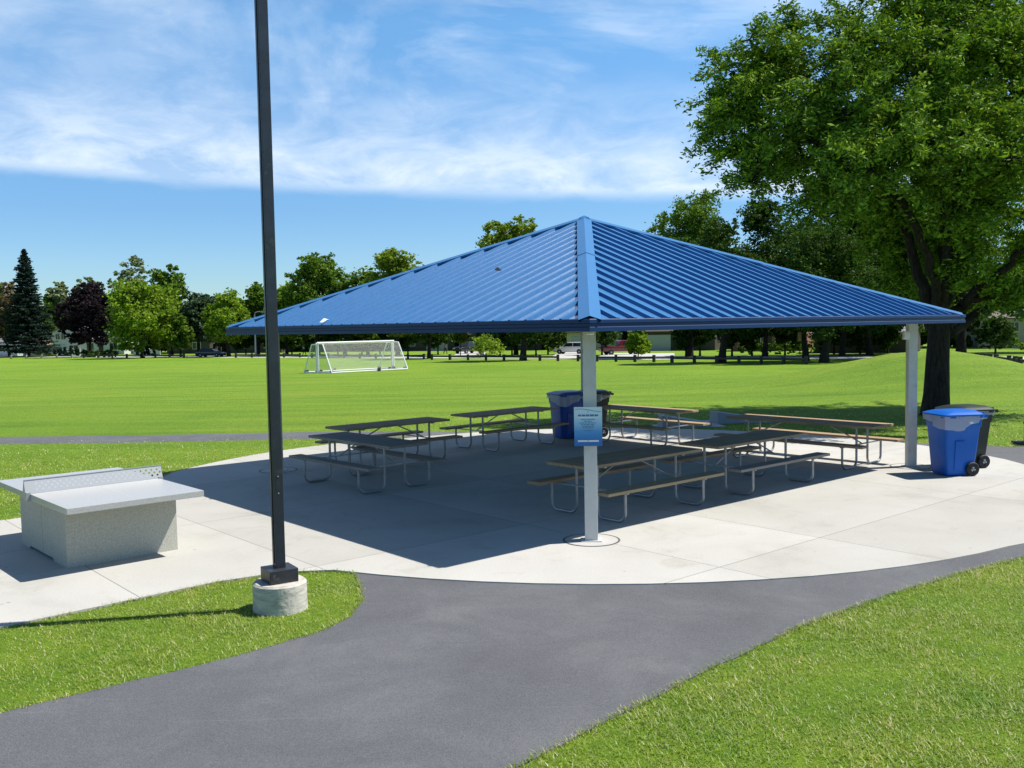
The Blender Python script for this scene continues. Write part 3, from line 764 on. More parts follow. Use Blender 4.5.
# ------------------------------------------------------------------ concrete table tennis table
def pingpong():
    o = thing('table_tennis_table', 'grey concrete table tennis table with perforated metal net', 'table tennis table', (-5.114, 11.4537, 0), .7381)
    MB().box((0, 0, .725), (1.525, 2.74, .07), bev=.006).build('table_top', M['terrazzo'], o)
    # hollow base, two halves with a seam and a notch low on the long sides
    for s_ in (-1, 1):
        mb = MB(); poly = []
        # profile in y,z for the long side, extruded across x
        y0, y1 = (.004, .87) if s_ > 0 else (-.87, -.004)
        if s_ > 0: prof = [(y0, .035), (.52, .035), (.55, 0.), (y1, 0.), (y1, .69), (y0, .69)]
        else: prof = [(y1, .035), (y1, .69), (y0, .69), (y0, 0.), (-.4, 0.), (-.37, .035)]
        vs = []; k = len(prof)
        for x, sh in ((-.63, 0), (-.612, .015), (.612, .015), (.63, 0)):
            for (y, z) in prof: vs.append((x, y, z))
        fs = []
        for j in range(3):
            for i in range(k): fs.append((j*k+i, j*k+(i+1) % k, (j+1)*k+(i+1) % k, (j+1)*k+i))
        fs += [tuple(range(k-1, -1, -1)), tuple(range(3*k, 4*k))]
        mb.add(vs, fs).build('base_block', M['aggregate'], o)
    MB().box((0, 0, .6925), (1.2, 1.7, .006)).build('bearing_plate', M['steel'], o)
    MB().add([(-.76, -.004, .7625), (.76, -.004, .7625), (.76, .004, .7625), (-.76, .004, .7625)], [(0, 1, 2, 3)])
    # net: one leaning perforated plate with folded end gussets
    hw, hn, th = .81, .155, .055
    MB().add([(-hw, -th, .0), (hw, -th, .0), (hw, 0, hn), (-hw, 0, hn)], [(0, 1, 2, 3)]).build('net_plate', M['perforated'], o, loc=(0, 0, .762), fixn=False)
    for s_ in (-1, 1):
        MB().add([(s_*hw+q, y, z) for q in (0, -s_*.004) for y, z in ((-th, 0), (th, 0), (0, hn))], [(0, 1, 2), (5, 4, 3), (0, 3, 4, 1), (1, 4, 5, 2), (2, 5, 3, 0)]).build('net_gusset', M['steel'], o, loc=(0, 0, .762))
    MB().box((0, 0, .762+hn+.002), (2*hw, .014, .008)).build('net_ridge', M['steel'], o)
    for s_ in (-1, 1):
        MB().box((s_*(hw-.03), 0, .73), (.05, .14, .10)).build('net_bracket', M['steel'], o)
    # centre lines, paler
    MB().box((0, -.71, .7612), (.004, 1.3, .001)).build('centre_line', M['white'], o)
    MB().box((0, .71, .7612), (.004, 1.3, .001)).build('centre_line', M['white'], o)
pingpong()

# ------------------------------------------------------------------ lamp post
def lamp_post():
    o = thing('lamp_post', 'dark square lamp post on a round concrete footing in the grass', 'lamp post', (-2.235, 8.82, -.03), R(33))
    ft = MB().lathe([(.252, -.1), (.256, .02), (.25, .12), (.252, .2), (.25, .262), (.232, .28), (.0, .281)], 40).build('footing', M['footing'], o, smooth=True)
    MB().box((0, 0, .345), (.275, .275, .125), bev=.006).build('base_cover', M['polebase'], o)
    MB().box((0, 0, 4.1), (.096, .096, 7.4), bev=.006).build('pole', M['pole'], o)
    MB().box((-.0515, 0, 4.1), (.008, .03, 7.3)).build('pole_groove', M['pole'], o)
    hh = MB().box((.0, -.0488, 1.2), (.05, .003, .1)).build('hand_hole_cover', M['pole'], o)
    for z in (1.28, 1.12): MB().lathe([(.007, 0), (.007, .004), (.002, .005)], 8, (0, 0, 0), 'Y').build('screw', M['steel'], hh, loc=(0, -.0535, z))
    arm = MB().box((0, -.3, 7.7), (.08, .6, .08)).build('arm', M['pole'], o)
    MB().box((0, -.75, 7.7), (.35, .55, .1), bev=.02).build('luminaire', M['pole'], arm)
lamp_post()

# ------------------------------------------------------------------ wheelie carts
def loft(secs):
    """secs: list of (z, x0, x1, y0, y1, corner)"""
    mb = MB(); n = None; vs = []
    for z, x0, x1, y0, y1, c in secs:
        ring = []
        for (cx, cy, a0) in ((x1-c, y1-c, 0), (x0+c, y1-c, 90), (x0+c, y0+c, 180), (x1-c, y0+c, 270)):
            for k in range(4):
                a = R(a0+30*k); ring.append((cx+c*math.cos(a), cy+c*math.sin(a), z))
        n = len(ring); vs += ring
    m = len(secs); fs = [(i*n+k, i*n+(k+1) % n, (i+1)*n+(k+1) % n, (i+1)*n+k) for i in range(m-1) for k in range(n)]
    fs += [tuple(range(n-1, -1, -1)), tuple(range((m-1)*n, m*n))]
    return mb.add(vs, fs)

def make_cart(mat, label):
    # front = +x , wheels at the back = -x ; width along y
    o = thing('rubbish_cart', label, 'rubbish bin', (0, 0, 0), 0, None)
    body = loft([(.02, -.29, .28, -.225, .225, .05), (.06, -.3, .29, -.235, .235, .05), (.55, -.355, .325, -.275, .275, .055), (.8, -.38, .34, -.3, .3, .06), (.82, -.395, .355, -.315, .315, .06), (.97, -.41, .365, -.325, .325, .06), (.98, -.43, .39, -.345, .345, .07), (1.005, -.43, .39, -.345, .345, .07)]).build('body', M[mat], o, smooth=True)
    for s_ in (-1, 1):      # recessed looking side ribs
        MB().box((.05, s_*.252, .35), (.19, .05, .5), M4=Matrix.Rotation(-s_*.0, 4, 'X') @ Matrix.Rotation(s_*.092, 4, 'X') if False else Matrix.Rotation(-s_*.095, 4, 'X'), bev=.012).build('side_panel', M[mat], body)
        MB().box((-.15, s_*.322, .9), (.1, .014, .035), bev=.003).build('stamp', M['white'], body)
    lid = loft([(1.01, -.41, .41, -.355, .355, .07), (1.035, -.42, .415, -.36, .36, .07), (1.06, -.39, .345, -.32, .32, .1), (1.085, -.36, .24, -.26, .26, .12)]).build('lid', M[mat], o, smooth=True)
    for s_ in (-1, 1): MB().box((-.43, s_*.22, 1.03), (.1, .05, .06), bev=.01).build('hinge', M[mat], lid)
    MB().tube([(-.5, -.3, 1.0), (-.5, .3, 1.0)], .017, 10).build('handle', M[mat], o, smooth=True)
    for s_ in (-1, 1):
        MB().box((-.46, s_*.3, 1.0), (.1, .03, .05)).build('handle_lug', M[mat], o)
        w = MB().lathe([(.078, -.03), (.105, -.03), (.115, -.018), (.115, .018), (.105, .03), (.078, .03)], 24, axis='Y').build('wheel', M['rubber'], o, smooth=True, loc=(-.225, s_*.27, .117))
        rim = MB()
        rim.lathe([(.078, -.02), (.078, .02), (.065, .022), (.02, .036), (.0, .036), ], 20, axis='Y')
        rim.build('rim', M['rim'], w, smooth=True, loc=(0, 0, 0))
        for k in range(3):
            a = k*2*math.pi/3+.4
            MB().box((.044*math.cos(a), s_*.034, .044*math.sin(a)), (.06, .012, .022), M4=Matrix.Rotation(-a, 4, 'Y')).build('spoke', M['rubber'], w)
    MB().tube([(-.225, -.26, .117), (-.225, .26, .117)], .012, 8).build('axle', M['rubber'], o)
    def narrow(ob):
        for v in ob.data.vertices: v.co.x *= .86
        for ch in ob.children: narrow(ch)
    for ch in o.children:
        if ch.name.startswith('wheel'): ch.location.x *= .86
        else: narrow(ch)
    return o

def make_liner(label, seed):
    rr = random.Random(seed); n = 56; vs = []
    for j, (z, g) in enumerate(((1.008, .012), (.995, .018), (.965, .018), (.935, .014), (.915, .016))):
        for k in range(n):
            a = 2*math.pi*k/n; cx, cy = math.cos(a), math.sin(a)
            s_ = 1/max(abs(cx)/.41, abs(cy)/.345); s_ *= 1 - .03*abs(math.sin(2*a))
            wv = .012*math.sin(9*a+seed)+.01*math.sin(17*a+2*seed)+rr.uniform(-.004, .004)
            sag = -(.0, .01, .05, .1, .15)[j]*max(0., math.cos(a-.9))**1.5*(1+.15*math.sin(5*a+seed))
            r_ = s_*(1-.03*j*.5)+g+wv*(.3+.3*j)
            vs.append(((cx*r_-.015)*.86, cy*r_, z+sag))
    fs = [(j*n+k, j*n+(k+1) % n, (j+1)*n+(k+1) % n, (j+1)*n+k) for j in range(4) for k in range(n)]
    o = MB().add(vs, fs).build('bin_liner', M['liner'], smooth=True, fixn=False)
    return tag(o, label, 'bin liner', 'plastic liners hanging out of the bins')

def carts():
    g1 = 'bins beside the pavilion post'; g2 = 'bins behind the pavilion'
    A = make_cart('cart_blue', 'bright blue wheeled bin with folded clear liner, in sun beside the post'); A['group'] = g1
    B = make_cart('cart_green', 'blackish green wheeled bin partly behind the bright blue bin'); B['group'] = g1
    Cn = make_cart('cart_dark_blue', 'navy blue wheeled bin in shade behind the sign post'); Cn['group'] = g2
    Dn = copy_tree(B); Dn['label'] = 'dark wheeled bin in shade, half hidden behind the sign and post'; Dn['group'] = g2
    for o, loc, rz, lab, sd in ((A, (7.4, 15.8, 0), R(180+8), 'clear plastic liner folded over the rim of the bright blue bin', 1), (B, (7.98, 16.6, 0), R(180+12), 'clear plastic liner over the rim of the blackish green bin', 2),
                                (Cn, (1.25, 21.9, 0), R(205), 'clear liner showing at the rim of the navy bin', 3), (Dn, (1.86, 22.1, 0), R(195), 'clear liner at the rim of the dark bin behind the sign', 4)):
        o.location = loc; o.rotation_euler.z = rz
        l = make_liner(lab, sd); l.location = loc; l.rotation_euler.z = rz
carts()

# ------------------------------------------------------------------ cornhole boards
def cornhole():
    def one(label):
        o = thing('cornhole_board', label, 'cornhole board', (0, 0, 0), 0, 'precast cornhole boards behind the pad')
        Lh, Wh = .64, .31
        b = MB().add([(-Lh, -Wh, .0), (Lh, -Wh, .0), (Lh, Wh, .0), (-Lh, Wh, .0), (-Lh, -Wh, .32), (Lh, -Wh, .1), (Lh, Wh, .1), (-Lh, Wh, .32)],
                     [(0, 3, 2, 1), (4, 5, 6, 7), (0, 1, 5, 4), (1, 2, 6, 5), (2, 3, 7, 6), (3, 0, 4, 7)]).build('wedge', M['cornhole'], o)
        hx = -.42; hz = .32-(hx+Lh)/(2*Lh)*.22
        ring = MB(); k = 24; sl = -.22/(2*Lh)
        ring.add([(hx+.08*math.cos(2*math.pi*i/k), .08*math.sin(2*math.pi*i/k), hz+sl*.08*math.cos(2*math.pi*i/k)+.003) for i in range(k)], [tuple(range(k))])
        ring.build('hole', M['rubber'], b)
        MB().box((0.1, 0, .0), (1.75, .85, .05)).build('pad_slab', M['cornhole'], o)
        return o
    A = one('grey wedge cornhole board on the grass, the larger looking of the two')
    B = copy_tree(A); B['label'] = 'grey wedge cornhole board on the grass, half hidden by a table top'
    A.location = (6.05, 25.4, float(zt(6.05, 25.4))); A.rotation_euler.z = R(8)
    B.location = (4.45, 24.35, float(zt(4.45, 24.35))); B.rotation_euler.z = R(3)
cornhole()

# ------------------------------------------------------------------ black bench at the frame's edge
def edge_bench():
    p = at(1016, 444.5)
    o = thing('metal_bench', 'black metal bench foot standing on the asphalt at the edge', 'bench', p+Vector((.0, 0, .016)), R(-8))
    for x in (.14, 1.5):
        lg = MB().box((x, 0, .02), (.3, .5, .035)).build('foot', M['rubber'], o)
        MB().box((x+.06, 0, .22), (.07, .08, .37)).build('leg', M['rubber'], o)
    MB().box((.95, 0, .42), (1.5, .4, .04), bev=.01).build('seat', M['rubber'], o)
edge_bench()

# ------------------------------------------------------------------ soccer goals, stored face to face
def goal():
    Lp = at(318.5, 373); W_, Hh, top_d, bot_d = 7.3, 2.4, .75, 2.0
    rz = math.atan2(4.9, 5.4)
    o = thing('soccer_goal', 'white portable soccer goal whose net slopes toward the pavilion', 'soccer goal', Lp, rz, 'pair of soccer goals standing face to face')
    r = .05                                       # local: crossbar along x, net depth along -y
    for x in (0, W_):
        MB().tube([(x, 0, 0), (x, 0, Hh)], r*1.35, 10).build('goal_post', M['whitepaint'], o, smooth=True)
        MB().tube([(x, 0, Hh-.05), (x, -top_d, Hh-.1), (x, -bot_d, .08)], r, 8).build('side_stay', M['whitepaint'], o, smooth=True)
        MB().tube([(x, -.06, .07), (x, -bot_d, .07)], r, 8).build('ground_bar', M['whitepaint'], o, smooth=True)
    MB().tube([(-.05, 0, Hh), (W_+.05, 0, Hh)], r*1.3, 10).build('crossbar', M['whitepaint'], o, smooth=True)
    MB().tube([(0, -bot_d, .07), (W_, -bot_d, .07)], r, 8).build('rear_bar', M['whitepaint'], o, smooth=True)
    def net(name, quad):
        me = D.meshes.new(name); me.from_pydata(quad, [], [(0, 1, 2, 3)])
        uv = me.uv_layers.new(); q = [Vector(v) for v in quad]
        wu, hv = (q[1]-q[0]).length, (q[3]-q[0]).length
        for i, c in enumerate(((0, 0), (wu, 0), (wu, hv), (0, hv))): uv.data[i].uv = c
        me.materials.append(M['netting']); n_ = D.objects.new(name, me); col.objects.link(n_); n_.parent = o
    b0, b1 = (0, -bot_d, .1), (W_, -bot_d, .1); t0, t1 = (0, -top_d, Hh-.1), (W_, -top_d, Hh-.1)
    net('back_net', [b0, b1, t1, t0]); net('top_net', [t0, t1, (W_, 0, Hh), (0, 0, Hh)])
    net('side_net', [(0, 0, .08), b0, t0, (0, 0, Hh)]); net('side_net', [(W_, 0, .08), b1, t1, (W_, 0, Hh)])
    for (x, y) in ((.12, -.2), (.12, -bot_d+.2), (W_-.12, -.2), (W_-.12, -bot_d+.2), (W_*.6, -bot_d-.12)):
        MB().lathe([(.05, -.07), (.13, -.07), (.13, .07), (.05, .07)], 14, axis='Y').build('wheel', M['rubber'], o, loc=(x, y, .13))
    b = copy_tree(o); b['label'] = 'white portable soccer goal whose net slopes toward the street'
    off = Vector((W_*math.cos(rz), W_*math.sin(rz), 0)) + Vector((-math.sin(rz), math.cos(rz), 0))*.2
    b.location = Lp+off; b.location.z = float(zt(b.location.x, b.location.y))+.02; b.rotation_euler.z = rz+math.pi
goal()

# ------------------------------------------------------------------ vegetation
def leaf_cloud(centers, size, n, elong=1.6, up_bias=0.):
    """n diamond leaves of given size at given centres (m,3)."""
    idx = RNG.integers(0, len(centers), n) if n != len(centers) else np.arange(n)
    c = centers[idx]
    a = RNG.normal(size=(n, 3)); a[:, 2] *= .6; a /= np.linalg.norm(a, axis=1)[:, None]
    b = RNG.normal(size=(n, 3)); b[:, 2] *= 1-up_bias*.5
    b -= a*(a*b).sum(1)[:, None]; b /= np.linalg.norm(b, axis=1)[:, None]
    s = size*RNG.uniform(.6, 1.4, n)[:, None]
    P = np.stack([c-a*s*elong*.5, c+b*s*.5, c+a*s*elong*.5, c-b*s*.5], 1)
    return P

def leaf_mesh(name, P, mat, parent):
    n = len(P); return raw_mesh(name, P.reshape(-1, 3), np.arange(n*4).reshape(n, 4), mat, parent)

def crown_points(lobes, n, rng, hollow=.35):
    """clumped points through ellipsoid lobes [(c, (rx,ry,rz))]; small clumps, gaps between them."""
    vols = np.array([l[1][0]*l[1][1]*l[1][2] for l in lobes]); w = vols**.75; w /= w.sum()
    out = []
    for (c, r), ww in zip(lobes, w):
        k = max(10, int(n*ww)); ncl = max(6, k//26)
        d = rng.normal(size=(ncl, 3)); d /= np.linalg.norm(d, axis=1)[:, None]
        rad = hollow+(1-hollow)*rng.uniform(0, 1, ncl)**.6
        cl = np.array(c)+d*rad[:, None]*np.array(r)*rng.uniform(.85, 1.12, ncl)[:, None]
        cs = min(r)*rng.uniform(.1, .26, ncl)
        j = rng.integers(0, ncl, k)
        q = rng.normal(size=(k, 3))*np.array([1, 1, .62]); out.append(cl[j]+q*cs[j][:, None])
    return np.concatenate(out)

def random_lobes(rng, h0, h1, rad, n, shape='round'):
    lobes = []; a0 = rng.uniform(0, 6.28)
    for i in range(n):
        t = min(max((i+.5)/n+rng.normal()*.05, .04), .97)
        if shape == 'round': prof = math.sin(math.pi*min(max(.16+.76*t, 0), 1))**.6
        elif shape == 'cone': prof = max(.12, 1.05-t)
        else: prof = math.sin(math.pi*(.25+.65*t))**.6          # vase
        a = a0+i*2.39996+rng.normal()*.35; s_ = rad*rng.uniform(.26, .46)*(.65+.35*prof)
        d = max(0., rad*prof*rng.uniform(.72, 1.08)-s_*.9)
        z = h0+s_*.5+(h1-h0-s_*1.2)*t
        lobes.append(((d*math.cos(a), d*math.sin(a), z), (s_, s_, s_*rng.uniform(.65, .95))))
    lobes.append(((0, 0, (h0+h1)/2), (rad*.5, rad*.5, (h1-h0)*.36)))
    return lobes

def limb(p0, p1, r0, r1, rng, wob=.08, n=6):
    p0, p1 = Vector(p0), Vector(p1); l = (p1-p0).length; pts = []
    for i in range(n+1):
        t = i/n; p = p0.lerp(p1, t)
        if 0 < i < n: p = p+Vector(rng.normal(size=3))*l*wob*.5
        p.z += l*.08*math.sin(math.pi*t); pts.append(p)
    return pts, [r0+(r1-r0)*i/n for i in range(n+1)]

def tree(name, label, pos, h, rad, base, leaf, nleaf, size, seed, trunk_r, shape='round', nl=14, group=None, cat='tree', lean=(0, 0), hollow=.35):
    rng = np.random.default_rng(seed)
    o = thing(name, label, cat, pos, 0, group)
    tb = MB(); top = Vector((lean[0], lean[1], base+(h-base)*.55))
    pts = [Vector((0, 0, -.15)), Vector((lean[0]*.1, lean[1]*.1, base*.35)), Vector((lean[0]*.4, lean[1]*.4, base*.8)), top]
    tb.tube(pts, [trunk_r*1.35, trunk_r, trunk_r*.85, trunk_r*.25], 9)
    lobes = random_lobes(rng, base, h, rad, nl, shape)
    for c, r in lobes[:8]:
        st = pts[2].lerp(top, rng.uniform(0, .7)); q, rr = limb(st, c, trunk_r*.4, trunk_r*.08, rng, n=4); tb.tube(q, rr, 6, cap=False)
    tb.build('trunk', M['bark'], o, smooth=True)
    P = leaf_cloud(crown_points(lobes, nleaf, rng, hollow), size, nleaf if False else 0) if False else None
    cp = crown_points(lobes, nleaf, rng, hollow)
    leaf_mesh('crown', leaf_cloud(cp, size, len(cp)), M['leaf_'+leaf], o)
    return o

def spruce(label, pos, h, rad, seed):
    rng = np.random.default_rng(seed); o = thing('spruce_tree', label, 'tree', pos)
    MB().tube([(0, 0, -.2), (0, 0, h*.5), (.05, 0, h*.98)], [.32, .2, .03], 8).build('trunk', M['bark'], o, smooth=True)
    cs = []
    z = h*.07
    while z < h*.985:
        f = (h-z)/h; rr = rad*(f**.8)*rng.uniform(.74, 1.15)+.12; nb = int(5+9*f)
        a0 = rng.uniform(0, 6.28)
        for k in range(nb):
            a = a0+k*2*math.pi/nb+rng.normal()*.15; L_ = rr*rng.uniform(.75, 1.12); m = int(44*L_)+10
            t = rng.uniform(.12, 1, m)**.8
            droop = -.22*L_*t+.16*L_*t**3
            x = t*L_*math.cos(a)+rng.normal(size=m)*.1*L_*t; y = t*L_*math.sin(a)+rng.normal(size=m)*.1*L_*t
            cs.append(np.stack([x, y, z+droop-np.abs(rng.normal(size=m))*.14], 1))
        z += .3+.34*f
    cs = np.concatenate(cs); leaf_mesh('crown', leaf_cloud(cs, .2, len(cs), 2.1), M['leaf_spruce'], o)
    return o

def shrub(name, label, pos, lobes, leaf, n, size, seed, group=None, cat='shrub'):
    rng = np.random.default_rng(seed); cp = crown_points(lobes, n, rng, .2)
    o = leaf_mesh(name, leaf_cloud(cp, size, len(cp)), M['leaf_'+leaf], None); o.location = pos
    return tag(o, label, cat, group)

def hero_tree():
    rng = np.random.default_rng(42)
    base = Vector((11.9, 26.45, float(zt(11.9, 26.45))))
    o = thing('shade_tree', 'large feathery shade tree with thick dark trunk beyond the paired bins', 'tree', base)
    D0 = 27.5
    def W(px, py, dd=0.): return at_depth(px, py, 26.45+dd)-base
    spec = [(900,120,4.6,2.),(980,130,4.6,2.),(1050,140,4.4,2.),(845,130,4.4,1.7),(930,150,-4.3,1.8),(1010,160,-4.3,1.8),(870,170,-4.,1.4),(724,150,0,1.2),(732,75,.3,1.3),(716,104,.2,.9),(750,40,0,1.2),(985,285,2,.9),(1018,298,-1,1.),(905,250,1.8,1.2),(872,235,1.5,1.2),(968,252,-1.2,1.),(900,275,2.2,.9),(742,100,-.5,1.5),(775,58,.5,1.5),(805,120,-1.5,1.8),(845,45,-1,1.7),(752,182,-1,1.2),(850,110,-2.5,1.9),(900,60,-2,1.9),
            (905,150,-3,1.8),(960,40,-1.5,2.),(960,115,-3,2.),(1010,55,-1,2.),(1020,140,-2.5,2.),(838,180,-2,1.4),(815,200,1.5,1.2),(870,205,0,1.4),(925,200,2,1.6),
            (988,205,-2.5,1.5),(1055,100,0,2.2),(1085,180,0,2.),(1065,235,-1.5,1.5),(778,165,2.5,1.5),(860,88,3,2.),(950,70,3,2.1),(1030,150,3,2.),(905,5,1,1.8),
            (985,0,1.5,1.9),(1060,20,1,2.),(940,250,2.2,1.1),(1022,250,1.8,1.2),(720,120,1.5,1.1),(835,20,1.,1.2),(1110,110,1.5,2.2),(1100,40,-1,2.),(800,25,1.5,1.0),(930,-15,-.5,1.5)]
    # main limbs (real thickness, from the fork)
    f0 = Vector((.05, 0, 2.7)); TB = MB()
    TB.tube([(0, .0, -.25), (.0, 0, .05), (.03, 0, .6), (.05, 0, 1.5), (.1, 0, 2.7)], [.55, .4, .345, .31, .27], 14)
    TB.build('trunk', M['bark'], o, smooth=True)
    mains = [[(.0,0,2.4),W(928,300,-.2),W(905,235,-.4),W(880,180,-.3),W(850,120,.2)], [(.05,0,2.4),W(945,290,.3),W(942,220,.5),W(935,150,.2),W(930,70,0)],
             [(.1,0,2.4),W(958,312,0),W(985,282,-.6),W(1015,258,-1.),W(1060,190,-1)], [(.12,.1,2.2),W(972,318,.5),W(1010,295,1.),W(1050,262,1.2),W(1110,180,1)],
             [(.0,.1,2.5),W(915,270,1.),W(880,225,1.6),W(825,175,1.5),W(780,120,1)], [(0,-.1,2.6),W(930,270,-1),W(900,200,-1.8),W(840,150,-1.5),W(770,140,-.6)],
             [(.1,.1,2.6),W(960,270,1.),W(985,200,1.5),W(1005,120,1.6),W(1010,40,1.2)], [(.05,-.1,2.6),W(948,260,-1.),W(960,180,-1.8),W(965,110,-1.6),W(975,40,-.8)]]
    nodes = []
    for pl in mains:
        P = [Vector(p) for p in pl]; pts = []
        for i in range(len(P)-1):
            a = P[max(i-1, 0)]; b, c = P[i], P[i+1]; d = P[min(i+2, len(P)-1)]
            for k in range(5):
                t = k/5; pts.append(.5*((2*b)+(c-a)*t+(2*a-5*b+4*c-d)*t*t+(3*b-a-3*c+d)*t**3)+Vector(rng.normal(size=3))*.05)
        pts.append(P[-1]); n = len(pts); rs = [(.16 if pl is mains[0] or pl is mains[2] or pl is mains[3] else .11)*(1-i/(n-1))**.8+.03 for i in range(n)]
        MB().tube(pts, rs, 9).build('limb', M['bark'], o, smooth=True)
        nodes += [(p, r) for p, r in zip(pts[4:], rs[4:])]
    leaves = []; br = MB()
    for px, py, dd, r in spec:
        r *= .9; c = W(px, py, dd); p, pr = min(nodes, key=lambda q: (q[0]-c).length + max(0, (q[0].z-c.z))*1.2)
        pts, rs = limb(p, c, min(pr*.7, .1), .03, rng, .1, 5); br.tube(pts, rs, 6, cap=False)
        ntw = int(20*r)
        for t in range(ntw):
            d = Vector(rng.normal(size=3)); d.z = d.z*.7+.18; d.normalize()
            ln = r*rng.uniform(.65, 1.15); s0 = pts[rng.integers(3, 6)]
            q = [s0 + d*ln*k/4 + Vector((rng.normal()*.06, rng.normal()*.06, -.16*ln*(k/4)**2)) for k in range(5)]
            br.tube(q, [.018, .014, .011, .008, .004], 4, cap=False)
            m = int(68*ln); tt = rng.uniform(.2, 1.08, m)
            i0 = np.clip((tt*4).astype(int), 0, 3); qa = np.array([v[:] for v in q]); fr = (tt*4-i0)[:, None]
            pos = qa[i0]*(1-fr)+qa[i0+1]*fr
            pos = pos+rng.normal(size=(m, 3))*np.array([.11, .11, .07])-np.array([0, 0, .04]); leaves.append(pos)
    br.build('branches', M['bark'], o)
    cp = np.concatenate(leaves)
    # each point carries two leaflets' worth of foliage
    cp = np.concatenate([cp, cp+rng.normal(size=cp.shape)*.07])
    leaf_mesh('crown', leaf_cloud(cp, .052, len(cp), 2.8), M['leaf_hero'], o)
    print('hero leaves', len(cp))
hero_tree()

def px_tree(name, label, tx, by, x0, x1, ytop, ybase, leaf, seed, dens=1., shape='round', tr=.26, depth=None, group=None, nl=22, hollow=.35, sz=None):
    """a tree on the ground point (tx,by) whose crown spans x0..x1, ytop..ybase in metres worked out at that distance"""
    p = at(tx, by) if depth is None else None
    if p is None:
        q = at_depth(tx, by, depth); p = Vector((q.x, q.y, float(zt(q.x, q.y))))
    y = p.y; h = 1.03*(at_depth(tx, ytop-2, y).z-p.z); b = max(.3, at_depth(tx, ybase, y).z-p.z)
    rad = 1.1*(x1-x0)/2/F_PX*y; cx = ((x0+x1)/2-tx)/F_PX*y
    n = int(dens*12000); s_ = sz or max(.13, y/F_PX*1.75)
    return tree(name, label, p, h, rad, b, leaf, n, s_, seed, tr, shape, nl, group, lean=(cx*.9, 0), hollow=hollow)

